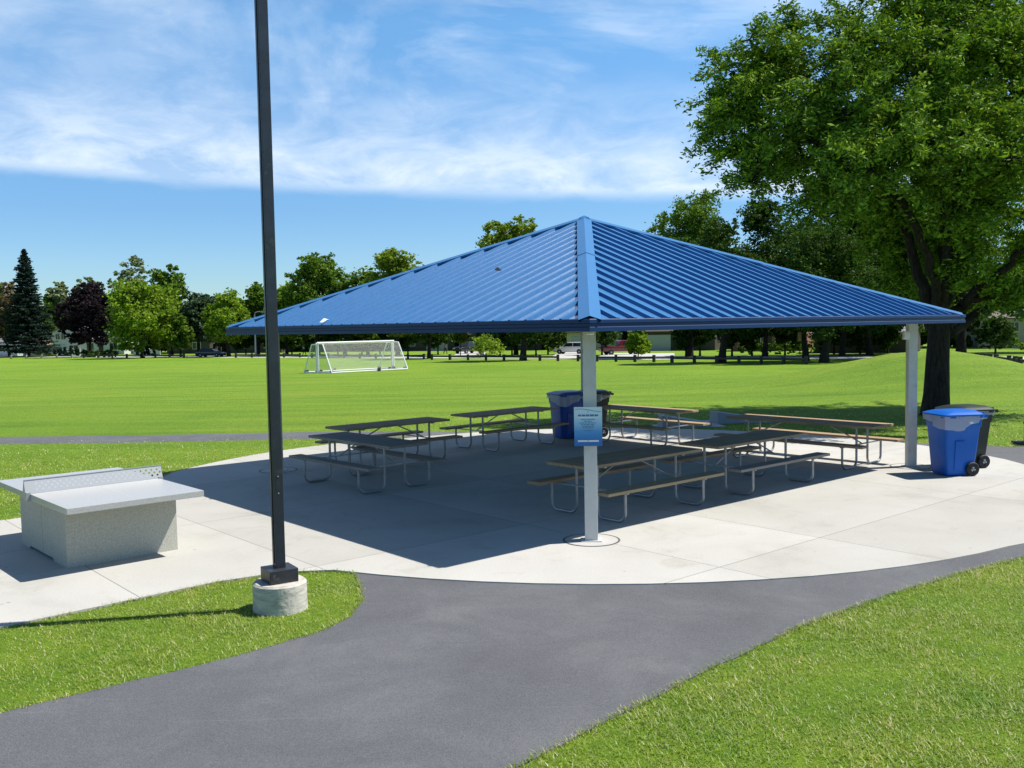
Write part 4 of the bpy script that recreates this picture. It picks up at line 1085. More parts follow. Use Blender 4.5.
def street_trees():
    spruce('tall dark spruce tree standing left of the white house', at(28, 356.5), 0, 0, 3) if False else None
    p = at(29, 357); hgt = at_depth(29, 247, p.y).z-p.z
    spruce('tall dark blue spruce tree beside the white split house', p, hgt, 27/F_PX*p.y, 3)
    T = [
     ('pine_tree', 'tan tinged conifer with drooping brownish boughs beside the tall spruce', 10, 357, -16, 26, 284, 346, 'tan', 1, .9, 'round', .3),
     ('broadleaf_tree', 'green tree peeking out behind the tan conifer', -4, 356, -22, 12, 280, 345, 'mid', 2, .8, 'round', .3),
     ('broadleaf_tree', 'pale green loose tree between the tall spruce and purple maple', 62, 355.3, 45, 82, 283, 345, 'pale', 3, .75, 'round', .25),
     ('broadleaf_tree', 'pale wispy tree showing just above the purple maple', 92, 355, 72, 112, 279, 340, 'pale', 4, .7, 'round', .25),
     ('maple_tree', 'round dark purple maple in front of the white house', 90, 357, 62, 120, 286, 345, 'purple', 5, 1.7, 'round', .3),
     ('broadleaf_tree', 'tall thin grey green tree rising behind the bright green maple', 136, 355.2, 115, 158, 259, 320, 'pale', 6, .42, 'vase', .25),
     ('maple_tree', 'bright yellow green maple in front of the dark hedge', 143, 358, 103, 180, 280, 352, 'bright', 7, 2., 'round', .3),
     ('broadleaf_tree', 'tall mid green tree just behind the bright green maple', 172, 356, 150, 196, 266, 345, 'mid', 8, 1.3, 'round', .3),
     ('broadleaf_tree', 'bluish dark tree above the parked dark car', 199, 356.5, 177, 222, 293, 343, 'bluish', 9, 1.1, 'round', .32),
     ('broadleaf_tree', 'small spreading green tree beside the parked dark car', 181, 357.3, 166, 194, 315, 350, 'mid', 28, .6, 'round', .2),
     ('broadleaf_tree', 'green tree by the corner of the blue roof', 229, 356.8, 200, 252, 296, 342, 'bright', 10, 1.3, 'round', .3),
     ('broadleaf_tree', 'mid green tree directly behind the dark lamp post', 258, 355.8, 238, 288, 286, 338, 'mid', 11, 1.2, 'round', .3),
     ('broadleaf_tree', 'tall full green tree rising above the low end of the blue roof', 318, 355.3, 284, 352, 254, 335, 'mid', 12, 1.9, 'round', .35),
     ('broadleaf_tree', 'low dark green tree between the two taller ones above the blue roof', 345, 355.8, 322, 372, 281, 338, 'dark', 13, 1., 'round', .3),
     ('broadleaf_tree', 'yellow green tree above the middle of the blue roof slope', 398, 356.2, 362, 432, 250, 338, 'yellow', 44, 2., 'round', .3),
     ('broadleaf_tree', 'dark green tree over the red shirted walker', 429, 358.6, 400, 462, 270, 341, 'dark', 15, 1.5, 'round', .24),
     ('broadleaf_tree', 'dark green tree with thick trunk facing the white car', 523, 360.5, 486, 566, 246, 341, 'dark', 16, 1.8, 'round', .36),
     ('broadleaf_tree', 'yellow green treetop just left of the roof peak', 516, 355, 474, 558, 220, 330, 'yellow', 17, 3.2, 'round', .3),
     ('broadleaf_tree', 'dark tree standing in front of the shaded grey garage', 722, 362.8, 682, 772, 222, 338, 'dark', 18, 2.2, 'round', .34),
     ('broadleaf_tree', 'rounded mid green tree emerging above the right roof slope', 690, 357, 645, 742, 194, 335, 'mid', 19, 2.6, 'round', .34),
     ('broadleaf_tree', 'dark dense tree in front of the brick house', 806, 361, 752, 850, 215, 336, 'dark', 20, 2.4, 'round', .3),
     ('broadleaf_tree', 'dark dense tree with twin neighbour by the grassy mound', 824, 362.5, 775, 890, 225, 338, 'dark', 21, 2.4, 'round', .38),
     ('broadleaf_tree', 'thick trunked tree on the lawn just behind the mound', 961, 358, 880, 1045, 140, 318, 'mid', 22, 3.4, 'round', .42),
     ('young_tree', 'young dark tree with slim trunk near the beige house', 995.5, 360.5, 974, 1016, 318, 347, 'dark', 23, .7, 'round', .1),
     ('broadleaf_tree', 'dark tree behind the shaded brown house', 870, 353.5, 800, 930, 190, 335, 'dark', 24, 2.4, 'round', .35),
     ('broadleaf_tree', 'green tree beyond the young tree and beige house', 1050, 352, 1010, 1100, 200, 330, 'mid', 25, 1.5, 'round', .35),
     ('broadleaf_tree', 'dark tall tree between the rounded green tree and the brick house', 765, 356.5, 728, 806, 200, 338, 'dark', 29, 2.2, 'round', .3),
     ('broadleaf_tree', 'dark tall tree rising behind the shaded brown house', 842, 354.5, 796, 900, 192, 336, 'dark', 30, 2.4, 'round', .3),
     ('broadleaf_tree', 'dark tall tree behind the trunk of the large shade tree', 915, 352.5, 866, 966, 180, 334, 'dark', 31, 2.4, 'round', .3),
     ('broadleaf_tree', 'light green tree filling the skyline left of the corner of the blue roof', 214, 355.4, 192, 240, 297, 342, 'mid', 32, 1., 'round', .25),
     ('broadleaf_tree', 'light green tree on the skyline right of the dark lamp post', 287, 355.4, 266, 308, 284, 340, 'bright', 33, 1.1, 'round', .25),
     ('broadleaf_tree', 'light green tree on the skyline below the yellow green treetop', 368, 355.6, 344, 394, 270, 340, 'mid', 34, 1.1, 'round', .25),
     ('broadleaf_tree', 'light green tree between the spruce and the pale wispy trees', 57, 353.4, 38, 78, 296, 340, 'mid', 35, .9, 'round', .25),
     ('young_tree', 'thin sapling with yellow green top near the dark parked truck', 460.5, 355.5, 452, 469, 332, 343, 'yellow', 26, .25, 'round', .06),
     ('young_tree', 'small bright bushy tree by the timber rail near the red truck', 638, 359.5, 624, 654, 329, 353, 'bright', 27, .9, 'cone', .07),
    ]
    for a in T: px_tree(*a[:9], 100+a[9], a[10], a[11], a[12], depth=228. if a[2] in (57, 62, 92) else 100. if a[2] in (842, 870, 915) else 87. if a[2] == 961 else (84. if a[2] == 995.5 else None))
    for i, (px, by) in enumerate(((246, 354.8), (272, 354.6), (292, 354.6), (338, 354.8), (362, 355), (380, 355.2), (408, 355.2), (438, 354.6), (500, 355), (512, 355.2), (536, 355.6), (548, 354.6), (602, 355.2), (700, 356), (732, 356.3))):
        px_tree('understory_tree', 'low dark bushy tree between the street and the houses', px, by, px-19, px+19, 325-.02*px, 350-.006*px, 'dark', 500+i, .7, 'round', .12, group='low dark bushy trees before the houses', nl=12)
    for i, px in enumerate((686, 752, 785, 834, 860, 888)):
        px_tree('understory_tree', 'low dark bushy tree between the street and the houses', px, 355, px-20, px+20, 305, 350, 'dark', 540+i, .7, 'round', .12, depth=106-.0*i, group='low dark bushy trees before the houses', nl=12)
    # far belt of trees behind the houses: counted individually
    k = 0
    belt = [(-30,330,290),(20,330,300),(70,334,302),(120,332,300),(160,334,304),(205,334,306),(245,334,304),(285,333,302),(330,333,298),(372,333,300),(415,332,292),(455,332,290),(495,332,286),(540,332,284),(585,331,282),(628,331,276),(670,331,266),(715,330,262),(755,330,256),(800,330,250),(845,330,246),(890,329,240),(935,329,250),(985,329,262),(1035,328,270),(1085,328,270)]
    belt += [(a[0]+22, a[1], a[2]+9) for a in belt]
    for px, yb, yt in belt:
        dep = 235-.1*px-(9 if k >= 26 else 0)
        q = at_depth(px, 340, dep); g_ = Vector((q.x, q.y, float(zt(q.x, q.y))))
        h = at_depth(px, yt-4, dep).z-g_.z
        tree('broadleaf_tree', 'dark green tree in the belt behind the houses', g_, h, 34/F_PX*dep, -.5, 'dark', 4200, .62, 300+k, .3, 'round', 14, 'dark trees in the belt behind the houses'); k += 1
street_trees()

def shrubs():
    def m(px, py, r, hgt, nm, lab, leaf, seed, n=420, cone=False, group=None, cat='shrub'):
        p = at(px, py); y = p.y; R_ = r/F_PX*y; H_ = hgt/F_PX*y
        lobes = [((0, 0, H_*.3), (R_, R_, H_*.32)), ((0, 0, H_*.62), (R_*.75, R_*.75, H_*.3)), ((0, 0, H_*.85), (R_*.4, R_*.4, H_*.18))] if cone else \
                [((0, 0, H_*.5), (R_, R_, H_*.5)), ((R_*.5, 0, H_*.45), (R_*.6, R_*.6, H_*.45)), ((-R_*.45, 0, H_*.55), (R_*.55, R_*.55, H_*.42))]
        return shrub(nm, lab, p, lobes, leaf, n, max(.1, y/F_PX*1.4), seed, group, cat)
    for i, px in enumerate((56, 60.5, 65.5, 71, 77)): m(px, 355.8, 2.4, 9, 'arborvitae', 'small dark clipped arborvitae in a row before the white fence', 'spruce', 400+i, cone=True, group='arborvitae row before the white fence')
    for i, px in enumerate((138, 143.5, 148, 153.5)): m(px, 356.3, 1.8, 9, 'arborvitae', 'small dark arborvitae standing between pale fence panels', 'spruce', 420+i, cone=True, group='arborvitae between the pale fence panels')
    for i, px in enumerate((86, 93, 100, 107, 114)): m(px, 357.3, 5, 7.5, 'hedge_shrub', 'dark rounded shrub forming a low hedge by the purple maple', 'dark', 430+i, group='dark low hedge shrubs')
    m(37, 356, 6, 12, 'bush', 'olive green bush between the spruce trunk and white house', 'mid', 440)
    m(51, 356.6, 3, 4, 'bush', 'low yellow green bush by the white house fence', 'yellow', 441, 200)
    m(487, 357.5, 17, 23, 'bush', 'bright leafy bush by the timber rail before the dark truck', 'bright', 442, 1500)
    m(550, 352.3, 5, 8, 'bush', 'yellow green clipped bush left of the white car', 'yellow', 443, 300)
    for i in range(10):
        px = 741+i*7.6
        m(px, 354.8-.1*i, 4.2, 12.5+(i*37 % 5)*.6, 'bush', 'upright green bush in the row before the brick house', 'mid', 450+i, 420, group='green bushes before the brick house')
    for i, px in enumerate((988, 999)): m(px, 347.5, 2.4, 5, 'bush', 'small dark rounded bush before the white garage', 'dark', 470+i, 200, group='dark bushes before the white garage')
    m(1013, 349.5, 6, 18, 'bush', 'conical dark green bush before the beige house', 'mid', 475, 500, cone=True)
    m(1021, 350, 3, 7, 'bush', 'yellow green bush at the foot of the beige house', 'yellow', 476, 250)
shrubs()

# ------------------------------------------------------------------ street, drives
def street():
    A, B = Vector((-190, 250)), Vector((130, 9))
    t = (B-A).normalized(); nn = Vector((-t.y, t.x))
    def strip(name, off, w, mat, z, lab, n=80):
        vs = []
        for i in range(n+1):
            c = A.lerp(B, i/n)+nn*off
            for s_ in (-.5, .5):
                q = c+nn*w*s_; vs.append((q.x, q.y, float(zt(q.x, q.y))+z))
        o = MB().add(vs, [(2*i, 2*i+1, 2*i+3, 2*i+2) for i in range(n)]).build(name, mat); tag(o, lab, None, kind='structure')
    strip('road', 8.2, 8.0, M['street'], .02, 'pale sunlit street beyond the timber rails')
    return A, B, t, nn
ST = street()

# ------------------------------------------------------------------ timber rail fences along the street
def rails():
    def fence(pxs, pale, label):
        pts = [at(a, b) if a < 900 else (lambda q: Vector((q.x, q.y, float(zt(q.x, q.y)))))(at_depth(a, b, 84-.35*(a-960))) for a, b in pxs]
        o = thing('timber_rail', label, 'fence', pts[0], 0)
        mat = M['timber_pale' if pale else 'timber']
        for i, p in enumerate(pts):
            l = p-pts[0]; MB().box((l.x, l.y, l.z+.32), (.27, .27, .72), random.uniform(-.5, .2), bev=.02).build('post', mat, o)
            if i:
                k = pts[i-1]-pts[0]; mid = (l+k)/2; d = l-k
                MB().box((mid.x, mid.y, mid.z+.42), (d.length-.3, .14, .2), M4=d.to_track_quat('X', 'Z').to_matrix().to_4x4(), bev=.015).build('rail', M['timber'], o)
    lin = lambda x0, y0, x1, y1, n: [(x0+(x1-x0)*i/(n-1), y0+(y1-y0)*i/(n-1)) for i in range(n)]
    fence(lin(-4, 359.3, 72, 358, 6), True, 'bleached timber rail fence below the spruce and white house')
    fence(lin(84, 358, 184, 357.7, 8), False, 'dark timber rail fence below the purple and bright green maples')
    fence(lin(236, 357.7, 300, 357.6, 5), False, 'timber rail fence by the dark lamp post and street light')
    fence(lin(312, 357.8, 424, 359.3, 8), False, 'timber rail fence seen through the soccer goals')
    fence(lin(432, 359.8, 558, 361.1, 8), False, 'timber rail fence from the bright bush to the white car')
    fence(lin(578, 361.3, 654, 362.1, 5), False, 'timber rail fence in front of the red truck')
    fence(lin(672, 362.6, 806, 364.5, 7), False, 'long timber rail fence in front of the brick house')
    fence([(977, 361.), (981, 361.5), (985.5, 362), (990, 362.5)], False, 'short close set row of timber posts behind the mound')
    fence([(996, 364), (1009, 367.0), (1015, 367.6), (1020, 368.4), (1034, 370), (1050, 372)], False, 'timber rail fence beyond the mound at the frame edge')
rails()

# ------------------------------------------------------------------ houses
def house(label, c, w, d, hw, rh, wall, roof, rz, openings=(), gable='x', name='house', chimney=None, over=.45):
    """c = centre of the front wall on the ground; front faces local -y. openings: (kind, x, z, w, h)"""
    o = thing(name, label, 'house', c, rz)
    mb = MB()
    if gable == 'x':       # ridge along x
        prof = [(0, -.8), (d, -.8), (d, hw), (d/2, hw+rh), (0, hw)]
        vs = [(x, y, z) for x in (-w/2, w/2) for y, z in prof]
    else:
        prof = [(-w/2, -.8), (w/2, -.8), (w/2, hw), (0, hw+rh), (-w/2, hw)]
        vs = [(x, y, z) for y in (0, d) for x, z in prof]
    fs = [(0, 1, 2, 3, 4), (9, 8, 7, 6, 5)]+[(i, 5+i, 5+(i+1) % 5, (i+1) % 5) for i in range(5)]
    mb.add(vs, fs).build('wall', M[wall], o)
    t = .14
    for s_ in (-1, 1):
        if gable == 'x':
            y0 = -over if s_ < 0 else d+over; dz = rh*over/(d/2)
            q = [(-w/2-over, y0, hw-dz), (w/2+over, y0, hw-dz), (w/2+over, d/2, hw+rh), (-w/2-over, d/2, hw+rh)]
        else:
            x0 = s_*(w/2+over); dz = rh*over/(w/2)
            q = [(x0, -over, hw-dz), (x0, d+over, hw-dz), (0, d+over, hw+rh), (0, -over, hw+rh)]
        MB().add([(x, y, z+.01) for x, y, z in q]+[(x, y, z+t) for x, y, z in q], [(0, 1, 2, 3), (7, 6, 5, 4)]+[(i, 4+i, 4+(i+1) % 4, (i+1) % 4) for i in range(4)]).build('roof_slope', M[roof], o)
    if chimney: MB().box((chimney, d*.55, hw+rh*.9), (.9, .7, 1.9)).build('chimney', M['brick_red'], o)
    for kind, x, z, ww, hh in openings:
        if kind == 'window':
            f = MB().box((x, -.03, z+hh/2), (ww+.16, .08, hh+.16)).build('window', M['trim'], o)
            MB().box((x, -.055, z+hh/2), (ww, .05, hh)).build('pane', M['glass'], f)
            MB().box((x, -.085, z+hh/2), (.05, .02, hh)).build('mullion', M['trim'], f)
        elif kind == 'garage':
            f = MB().box((x, -.03, z+hh/2), (ww, .08, hh)).build('garage_door', M['garage'], o)
        else:
            f = MB().box((x, -.03, z+hh/2), (ww, .08, hh)).build('door', M['timber'], o)
            MB().lathe([(.04, -.05), (.04, -.1), (.01, -.11)], 10, axis='Y').build('handle', M['steel'], f, loc=(x+ww*.38, -.03, z+hh*.48))
    return o

def houses():
    # street heading, so that fronts look on to it
    rz = math.atan2(ST[2].y, ST[2].x)
    def spot(px, y):
        q = at_depth(px, 345, y); return Vector((q.x, q.y, float(zt(q.x, q.y))))
    house('pale blue sided house at the far edge behind the tan conifer', spot(-2, 205), 9, 9, 3.0, 1.8, 'siding_blue', 'shingle_grey', rz+.5, [('window', 1, 1, 1.6, 1.2), ('garage', -2.2, 0, 2.6, 2.2)])
    house('tan brick house low behind the spruce trunk', spot(28, 207), 7, 8, 2.6, 1.3, 'siding_tan', 'shingle_brown', rz+.5, [('window', -.5, 1, 1.4, 1.2), ('window', 2, 1, 1., 1.2)])
    house('white split level house with grey roof behind the purple maple', spot(68, 206), 7.5, 9, 5.0, 1.6, 'siding_white', 'shingle_grey', rz+.45, [('window', -2.4, 3.4, 1., 1.3), ('window', -1, 3.4, 1., 1.3), ('window', 1.6, 2.9, 1.8, 1.2), ('window', 1.4, .9, 2., 1.2)], gable='y')
    house('lower white wing of the split level house behind the purple maple', spot(101, 204), 11, 9, 3.3, 1.5, 'siding_white', 'shingle_grey', rz+.45, [('window', -2.6, 1, 1.7, 1.5), ('door', 0, 0, 1.1, 2.1), ('window', 3, 1, 1.8, 1.4)])
    house('dark house half hidden behind the bluish tree', spot(188, 195), 10, 9, 3., 1.8, 'siding_brown', 'shingle_brown', rz+.4, [('window', -2, 1, 1.8, 1.3), ('window', 2, 1, 1.8, 1.3), ('door', 0, 0, 1, 2.1)])
    house('dark house behind the lamp post and the street light', spot(255, 190), 12, 9, 3., 1.8, 'siding_brown', 'shingle_grey', rz+.35, [('window', -3, 1, 1.8, 1.3), ('window', 3, 1, 1.8, 1.3), ('door', 0, 0, 1, 2.1)])
    house('dark brown house in shade behind the soccer goals', spot(350, 185), 14, 9, 3., 1.9, 'siding_brown', 'shingle_brown', rz+.3, [('window', -3, 1, 1.8, 1.3), ('window', 3, 1, 1.8, 1.3)])
    house('white trimmed dark house behind the red shirted walker', spot(425, 178), 12, 9, 3., 1.9, 'siding_brown', 'shingle_brown', rz+.3, [('window', -3, 1, 1.8, 1.3), ('garage', 2.5, 0, 4.4, 2.3)])
    house('brown house in shade behind the dark parked truck', spot(505, 170), 14, 9, 3., 2., 'siding_brown', 'shingle_brown', rz+.25, [('window', -4, 1, 1.8, 1.3), ('window', 2, 1, 2.2, 1.3), ('door', -1, 0, 1, 2.1)])
    house('beige house behind the white car and red truck', spot(592, 160), 9, 9, 3.1, 1.9, 'siding_beige', 'shingle_brown', rz+.25, [('garage', -1.6, 0, 4.2, 2.3), ('window', 2.6, 1, 1.5, 1.3)])
    house('shaded house with pale grey garage door beside the bright small tree', spot(672, 142), 13, 9, 3., 2., 'siding_brown', 'shingle_brown', rz+.2, [('garage', -2.5, 0, 4.6, 2.4), ('window', 3, 1, 2, 1.3)])
    house('red brick house behind the row of upright green bushes', spot(768, 128), 9.5, 9, 2.9, 1.6, 'brick_red', 'shingle_brown', rz+.2, [('window', -2, 1, 2, 1.3), ('window', 2, 1, 2, 1.3), ('door', 0, 0, 1, 2.1)], chimney=3)
    house('dark brown shaded house with pale gable end behind the mound', spot(862, 110), 11, 9, 2.4, 1.6, 'siding_brown', 'shingle_grey', rz+.15, [('door', 1.2, 0, 1., 2.)])
    house('white garage building beside the beige house', spot(990, 128), 6.5, 7, 2.2, 1., 'siding_white', 'shingle_grey', rz+.3, [('garage', 0, 0, 3.6, 1.9)])
    house('tall beige sided house past the young tree', spot(1036, 120), 10.5, 9, 3.9, 1.6, 'siding_beige', 'shingle_brown', rz+.45, [('window', -2.6, 2.2, 1., 1.1), ('window', .8, 1, 1.6, 1.2), ('door', -4, 0, 1, 2.1)])
    # white picket fences
    for lab, x0, x1, yb, hg in (('white picket fence behind the dark arborvitae row', 46, 80, 355.2, 6.5), ('white picket fence seen under the bright green maple', 134, 160, 355.8, 7)):
        p0, p1 = at(x0, yb), at(x1, yb); o = thing('picket_fence', lab, 'fence', p0); d = p1-p0; H_ = hg/F_PX*p0.y
        n = 5
        for i in range(n+1):
            q = d*i/n; MB().box((q.x, q.y, q.z+H_/2), (.15, .15, H_+.1)).build('post', M['trim'], o)
            if i < n:
                mid = d*(i+.5)/n; mb = MB(); seg = d.length/n-.2; Mx = d.to_track_quat('X', 'Z').to_matrix().to_4x4()
                mb.box(mid+Vector((0, 0, H_*.5)), (seg, .03, H_*.85), M4=Mx); mb.build('picket_panel', M['trim'], o)
houses()

# ------------------------------------------------------------------ vehicles, people, street light
def car(name, label, cat, p, rz, paint, style='suv'):
    o = thing(name, label, cat, p, rz)
    Lc, Wc = (4.7, 1.85)
    if style == 'suv':
        low = [(-2.35, .3), (-2.35, .85), (-2.2, 1.02), (1.1, 1.02), (2.05, .92), (2.33, .7), (2.35, .3)]
        cab = [(-2.2, 1.02), (-1.95, 1.55), (-1.5, 1.66), (.1, 1.64), (.55, 1.5), (1.15, 1.02)]
    elif style == 'pickup':
        Lc, Wc = 5.6, 1.95
        low = [(-2.8, .45), (-2.8, 1.1), (-.3, 1.12), (1.3, 1.15), (2.6, 1.05), (2.8, .8), (2.8, .45)]
        cab = [(-.5, 1.12), (-.4, 1.8), (-.1, 1.88), (.8, 1.86), (1.45, 1.15)]
    else:
        low = [(-2.3, .28), (-2.3, .75), (-2.1, .92), (1.0, .92), (2.1, .78), (2.3, .6), (2.3, .28)]
        cab = [(-1.9, .92), (-1.3, 1.38), (-.9, 1.45), (.1, 1.44), (.5, 1.3), (1.1, .92)]
    def shell(prof, w0, w1):
        k = len(prof); zs = [z for _, z in prof]; za, zb = min(zs), max(zs); vs = []
        for s_, f in ((-1, 1), (-1, .0), (1, .0), (1, 1)):
            for x, z in prof:
                wv = (w0+(w1-w0)*(z-za)/(zb-za))/2
                vs.append((x, s_*(wv if f else wv-.06), z) if f else (x, s_*(wv*.6), z))
        fs = [tuple(range(k-1, -1, -1)), tuple(range(3*k, 4*k))]
        vs2 = [v for v in vs[:k]]+[v for v in vs[3*k:]]
        return MB().add(vs2, [tuple(range(k)), tuple(range(2*k-1, k-1, -1))]+[(i, (i+1) % k, k+(i+1) % k, k+i) for i in range(k)])
    body = shell(low, Wc-.12, Wc).build('body', M[paint], o)
    bv = body.modifiers.new('edge', 'BEVEL'); bv.width = .07; bv.segments = 3
    body.data.polygons.foreach_set('use_smooth', [True]*len(body.data.polygons))
    cb = shell(cab, Wc-.08, Wc-.42).build('cabin', M[paint], o)
    bv = cb.modifiers.new('edge', 'BEVEL'); bv.width = .05; bv.segments = 2
    # side windows, windscreen, rear window: slightly proud of the cabin
    z0 = cab[0][1]+.06; z1 = max(z for _, z in cab)-.12; zm = z1-z0
    def wy(z): 
        za, zb = cab[0][1], max(q[1] for q in cab); return ((Wc-.08)+(-.34)*(z-za)/(zb-za))/2+.012
    xa, xb = cab[0][0]+.3, cab[-1][0]-.25; xm = (xa+xb)/2
    for s_ in (-1, 1):
        for u0, u1 in ((xa, xm-.05), (xm+.05, xb)):
            i0 = .28 if u0 == xa else 0; i1 = .42 if u1 == xb else 0
            MB().add([(u0, s_*wy(z0), z0), (u1, s_*wy(z0), z0), (u1-i1, s_*wy(z1), z1), (u0+i0, s_*wy(z1), z1)], [(0, 1, 2, 3)]).build('window', M['glass'], o)
    a, b = Vector((cab[-1][0], 0, cab[-1][1])), Vector((cab[-2][0], 0, cab[-2][1])); n_ = Vector((b.z-a.z, 0, a.x-b.x)).normalized(); n_ = n_ if n_.x > 0 else -n_
    q0, q1 = a.lerp(b, .1)+n_*.015, a.lerp(b, .92)+n_*.015
    MB().add([(q0.x, -.78, q0.z), (q0.x, .78, q0.z), (q1.x, .68, q1.z), (q1.x, -.68, q1.z)], [(0, 1, 2, 3)]).build('windscreen', M['glass'], o)
    xr = (Lc/2)
    for sx in (-1, 1):
        for s_ in (-1, 1):
            w = MB().lathe([(.2, -.11), (.33, -.11), (.35, -.08), (.35, .08), (.33, .11), (.2, .11)], 20, axis='Y').build('wheel', M['rubber'], o, loc=(sx*Lc*.3, s_*(Wc/2-.1), .35))
            MB().lathe([(.2, -.1), (.2, .1), (.06, .118), (.0, .118)] if s_ > 0 else [(.0, -.118), (.06, -.118), (.2, -.1), (.2, .1)], 16, axis='Y').build('rim', M['rim'], w)
    zl = low[1][1]-.1
    for s_ in (-1, 1):
        MB().box((xr-.09, s_*(Wc/2-.3), low[-2][1]+.02), (.16, .36, .15), bev=.03).build('headlight', M['lamp'], o)
        MB().box((-xr+.03, s_*(Wc/2-.22), zl), (.08, .22, .2), bev=.02).build('tail_light', M['carred'], o)
    if style == 'pickup':
        MB().box((-1.65, 0, 1.135), (2.1, 1.5, .05)).build('bed_cover', M['rubber'], o)
    return o

def person(label, p, rz, shirt, lean=0., h=1.72, step=.25):
    k = h/1.72; o = thing('person', label, 'person', p, rz)
    me = D.meshes.new('body'); J = {}
    V = []; Rr = []; E = []
    def v(n, x, y, z, r): J[n] = len(V); V.append((x*k, y*k, z*k)); Rr.append(r*k)
    ln = lean
    v('pel', 0, 0, .95, .125); v('belly', .0+ln*.3, 0, 1.1, .12); v('chest', ln*.8, 0, 1.3, .135); v('neck', ln*1.15, 0, 1.46, .055); v('head0', ln*1.3+.01, 0, 1.56, .085); v('head1', ln*1.4+.02, 0, 1.66, .08)
    for s_, q in ((-1, 'a'), (1, 'b')):
        st = step*s_
        v('hip'+q, 0, s_*.09, .9, .09); v('knee'+q, st*.5+.03, s_*.1, .5, .06); v('ank'+q, st, s_*.1, .08, .042); v('toe'+q, st+.16, s_*.1, .04, .035)
        v('sho'+q, ln*.95, s_*.19, 1.4, .055); v('elb'+q, ln*.8-st*.4, s_*.24, 1.13, .04); v('wri'+q, ln*.9-st*.5+.14, s_*.22, .93, .03); v('hand'+q, ln*.95-st*.55+.18, s_*.21, .86, .03)
    ed = [('pel', 'belly'), ('belly', 'chest'), ('chest', 'neck'), ('neck', 'head0'), ('head0', 'head1')]
    for q in 'ab': ed += [('pel', 'hip'+q), ('hip'+q, 'knee'+q), ('knee'+q, 'ank'+q), ('ank'+q, 'toe'+q), ('chest', 'sho'+q), ('sho'+q, 'elb'+q), ('elb'+q, 'wri'+q), ('wri'+q, 'hand'+q)]
    me.from_pydata(V, [(J[a], J[b]) for a, b in ed], []); b = D.objects.new('body', me); col.objects.link(b); b.parent = o
    sk = b.modifiers.new('skin', 'SKIN'); ss = b.modifiers.new('sub', 'SUBSURF'); ss.levels = 1; ss.render_levels = 2
    for i, r in enumerate(Rr): me.skin_vertices[0].data[i].radius = (r, r)
    me.skin_vertices[0].data[0].use_root = True
    me.materials.append(M['skin'])
    def cloth(name, chain, grow, mat):
        mb = MB(); mb.tube([Vector(V[J[c]]) for c in chain], [Rr[J[c]]*grow for c in chain], 12); return mb
    def cl(nm, chains, grow, mat, extra=None):
        m2 = D.meshes.new(nm); used = sorted({c for ch in chains for c in ch}, key=lambda c: J[c]); ix = {c: i for i, c in enumerate(used)}
        es = []
        for ch in chains:
            for a_, b_ in zip(ch, ch[1:]):
                if (ix[a_], ix[b_]) not in es: es.append((ix[a_], ix[b_]))
        m2.from_pydata([V[J[c]] for c in used], es, []); ob = D.objects.new(nm, m2); col.objects.link(ob); ob.parent = o
        ob.modifiers.new('skin', 'SKIN'); s2 = ob.modifiers.new('sub', 'SUBSURF'); s2.levels = 1; s2.render_levels = 2
        for i, c in enumerate(used): m2.skin_vertices[0].data[i].radius = (Rr[J[c]]*grow,)*2
        m2.skin_vertices[0].data[0].use_root = True; m2.materials.append(mat)
    cl('shirt', [['pel', 'belly', 'chest'], ['chest', 'shoa', 'elba'], ['chest', 'shob', 'elbb']], 1.22, M[shirt])
    cl('trousers', [['pel', 'hipa', 'kneea', 'anka'], ['pel', 'hipb', 'kneeb', 'ankb']], 1.25, M['trousers'])
    hd = V[J['head1']]
    MB().lathe([(.0, .105*k), (.05*k, .098*k), (.085*k, .06*k), (.095*k, .0), (.085*k, -.05*k)], 14, (hd[0]-.02*k, 0, hd[2]+.0)).build('hair', M['hair'], o, smooth=True)
    MB().box((hd[0]+.09*k, 0, hd[2]-.06*k), (.03*k, .03*k, .045*k), bev=.008*k).build('nose', M['skin'], o)
    for s_ in (-1, 1): MB().lathe([(.0, -.008), (.012*k, 0), (.0, .008)], 8, (hd[0]+.08*k, s_*.03*k, hd[2]-.03*k), 'X').build('eye', M['hair'], o)
    return o

